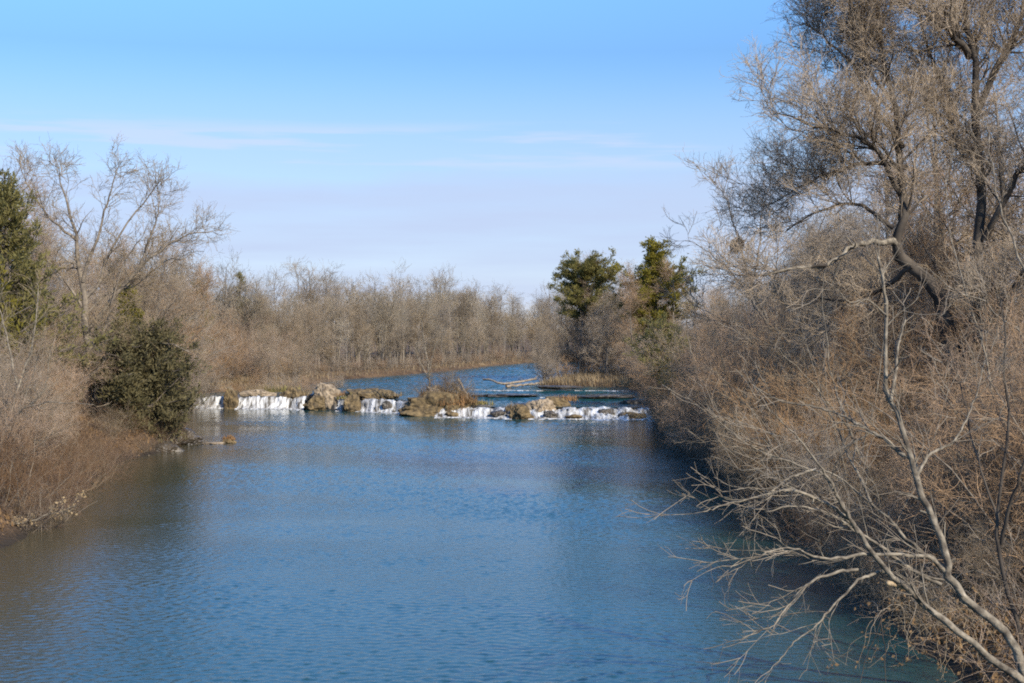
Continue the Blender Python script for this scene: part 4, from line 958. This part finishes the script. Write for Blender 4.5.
# ------------------------------------------------------------------ sky, sun, camera
EL, AZ = 33.0, 143.0     # azimuth clockwise from +Y: behind the viewer, over the right shoulder
W = bpy.data.worlds.new('World'); S.world = W; W.use_nodes = True
nt = W.node_tree; N, Lk = nt.nodes, nt.links
bg = N['Background']; bg.inputs['Strength'].default_value = 0.1
sky = N.new('ShaderNodeTexSky'); sky.sky_type = 'NISHITA'; sky.sun_disc = False
sky.sun_elevation = RAD(EL); sky.sun_rotation = RAD(AZ); sky.altitude = 200; sky.air_density = 1.0; sky.dust_density = 0.0; sky.ozone_density = 5.0
tc = N.new('ShaderNodeTexCoord'); sp = N.new('ShaderNodeSeparateXYZ'); Lk.new(tc.outputs['Generated'], sp.inputs[0])
def mth(op, a, b=None, c=None, clamp=False):
    n = N.new('ShaderNodeMath'); n.operation = op; n.use_clamp = clamp
    for k, v in enumerate((a, b, c)):
        if v is None: continue
        if isinstance(v, (int, float)): n.inputs[k].default_value = v
        else: Lk.new(v, n.inputs[k])
    return n.outputs[0]
az = mth('ARCTAN2', sp.outputs[0], sp.outputs[1]); el = sp.outputs[2]
def streak(scale, sx, sz, seed, detail=4):
    cb = N.new('ShaderNodeCombineXYZ'); Lk.new(mth('MULTIPLY', az, sx), cb.inputs[0]); Lk.new(mth('MULTIPLY', el, sz), cb.inputs[1]); cb.inputs[2].default_value = seed
    n = N.new('ShaderNodeTexNoise'); n.inputs['Scale'].default_value = scale; n.inputs['Detail'].default_value = detail; n.inputs['Roughness'].default_value = .55
    Lk.new(cb.outputs[0], n.inputs['Vector']); return n.outputs['Fac']
def ramp(v, a, b):
    n = N.new('ShaderNodeMapRange'); n.interpolation_type = 'SMOOTHSTEP'; n.inputs['From Min'].default_value = a; n.inputs['From Max'].default_value = b
    Lk.new(v, n.inputs['Value']); return n.outputs[0]
# veil of thin cloud low over the wood, and a few cirrus bars above it
edge = mth('MULTIPLY_ADD', streak(1.0, 3.0, 10, 2.0), 0.05, -0.025)
veil = ramp(mth('ADD', el, edge), 0.132, 0.094)
veil = mth('MULTIPLY', veil, mth('MULTIPLY_ADD', streak(1.0, 6, 60, 5.0), 0.4, 0.62))
bars = mth('MULTIPLY', ramp(streak(1.0, 5.5, 85, 7.7), 0.46, 0.62), mth('MULTIPLY', ramp(el, 0.105, 0.118), ramp(el, 0.146, 0.132)))
bars = mth('MULTIPLY', bars, 0.5)
fac = mth('MAXIMUM', veil, mth('MULTIPLY', ramp(el, .19, .105), .5))
mix = N.new('ShaderNodeMixRGB'); mix.inputs[2].default_value = (3.55, 4.15, 5.75, 1)
hs = N.new('ShaderNodeHueSaturation'); hs.inputs['Saturation'].default_value = 1.13; Lk.new(sky.outputs[0], hs.inputs['Color'])
wb = N.new('ShaderNodeVectorMath'); wb.operation = 'MULTIPLY'; wb.inputs[1].default_value = (.98, .955, 1.0); Lk.new(hs.outputs[0], wb.inputs[0])
Lk.new(fac, mix.inputs[0]); Lk.new(wb.outputs[0], mix.inputs[1]); up = N.new('ShaderNodeMapRange'); up.inputs['From Min'].default_value = .19; up.inputs['From Max'].default_value = .46; up.inputs['To Min'].default_value = 1.03; up.inputs['To Max'].default_value = 3.1
Lk.new(el, up.inputs['Value']); dn = N.new('ShaderNodeMapRange'); dn.inputs['From Min'].default_value = .5; dn.inputs['From Max'].default_value = .85; dn.inputs['To Min'].default_value = 1; dn.inputs['To Max'].default_value = .4; Lk.new(el, dn.inputs['Value'])
sc_ = N.new('ShaderNodeVectorMath'); sc_.operation = 'SCALE'
mix2 = N.new('ShaderNodeMixRGB'); mix2.inputs[2].default_value = (4.5, 4.9, 6.3, 1); Lk.new(bars, mix2.inputs[0]); Lk.new(mix.outputs[0], mix2.inputs[1])
Lk.new(mix2.outputs[0], sc_.inputs[0]); Lk.new(mth('MULTIPLY', up.outputs[0], dn.outputs[0]), sc_.inputs['Scale']); Lk.new(sc_.outputs[0], bg.inputs['Color'])

sun = bpy.data.lights.new('sun', 'SUN'); sun.energy = 5.0; sun.angle = RAD(0.53); sun.color = (1.0, 0.91, 0.77)
so = bpy.data.objects.new('sun', sun); COL.objects.link(so)
dv = Vector((math.sin(RAD(AZ)) * math.cos(RAD(EL)), math.cos(RAD(AZ)) * math.cos(RAD(EL)), math.sin(RAD(EL))))
so.rotation_euler = dv.to_track_quat('Z', 'Y').to_euler(); so.location = (30, -40, 60)

cam = bpy.data.cameras.new('camera'); co = bpy.data.objects.new('camera', cam); COL.objects.link(co); S.camera = co
cam.sensor_width = 36; cam.lens = F * 36 / 1024; cam.clip_end = 8000; cam.clip_start = .1
co.location = (0, 0, CAMZ); co.rotation_euler = (math.pi / 2 - math.atan((341.5 - HOR) / F), 0, 0)
S.view_settings.view_transform = 'Standard'; S.view_settings.look = 'None'; S.view_settings.exposure = 0.6; S.view_settings.gamma = 1
S.cycles.use_denoising = False
S.cycles.filter_width = 1.9
S.cycles.max_bounces = 6; S.cycles.diffuse_bounces = 3; S.cycles.glossy_bounces = 3; S.cycles.transmission_bounces = 2
S.cycles.sample_clamp_indirect = 2; S.cycles.sample_clamp_direct = 8
# nothing of the unplaced kinds may stay at the origin
for K in (fark, treek, thick, low):
    for u, p in zip(K.used, K.p):
        if not u: print('unused kind', p.name)
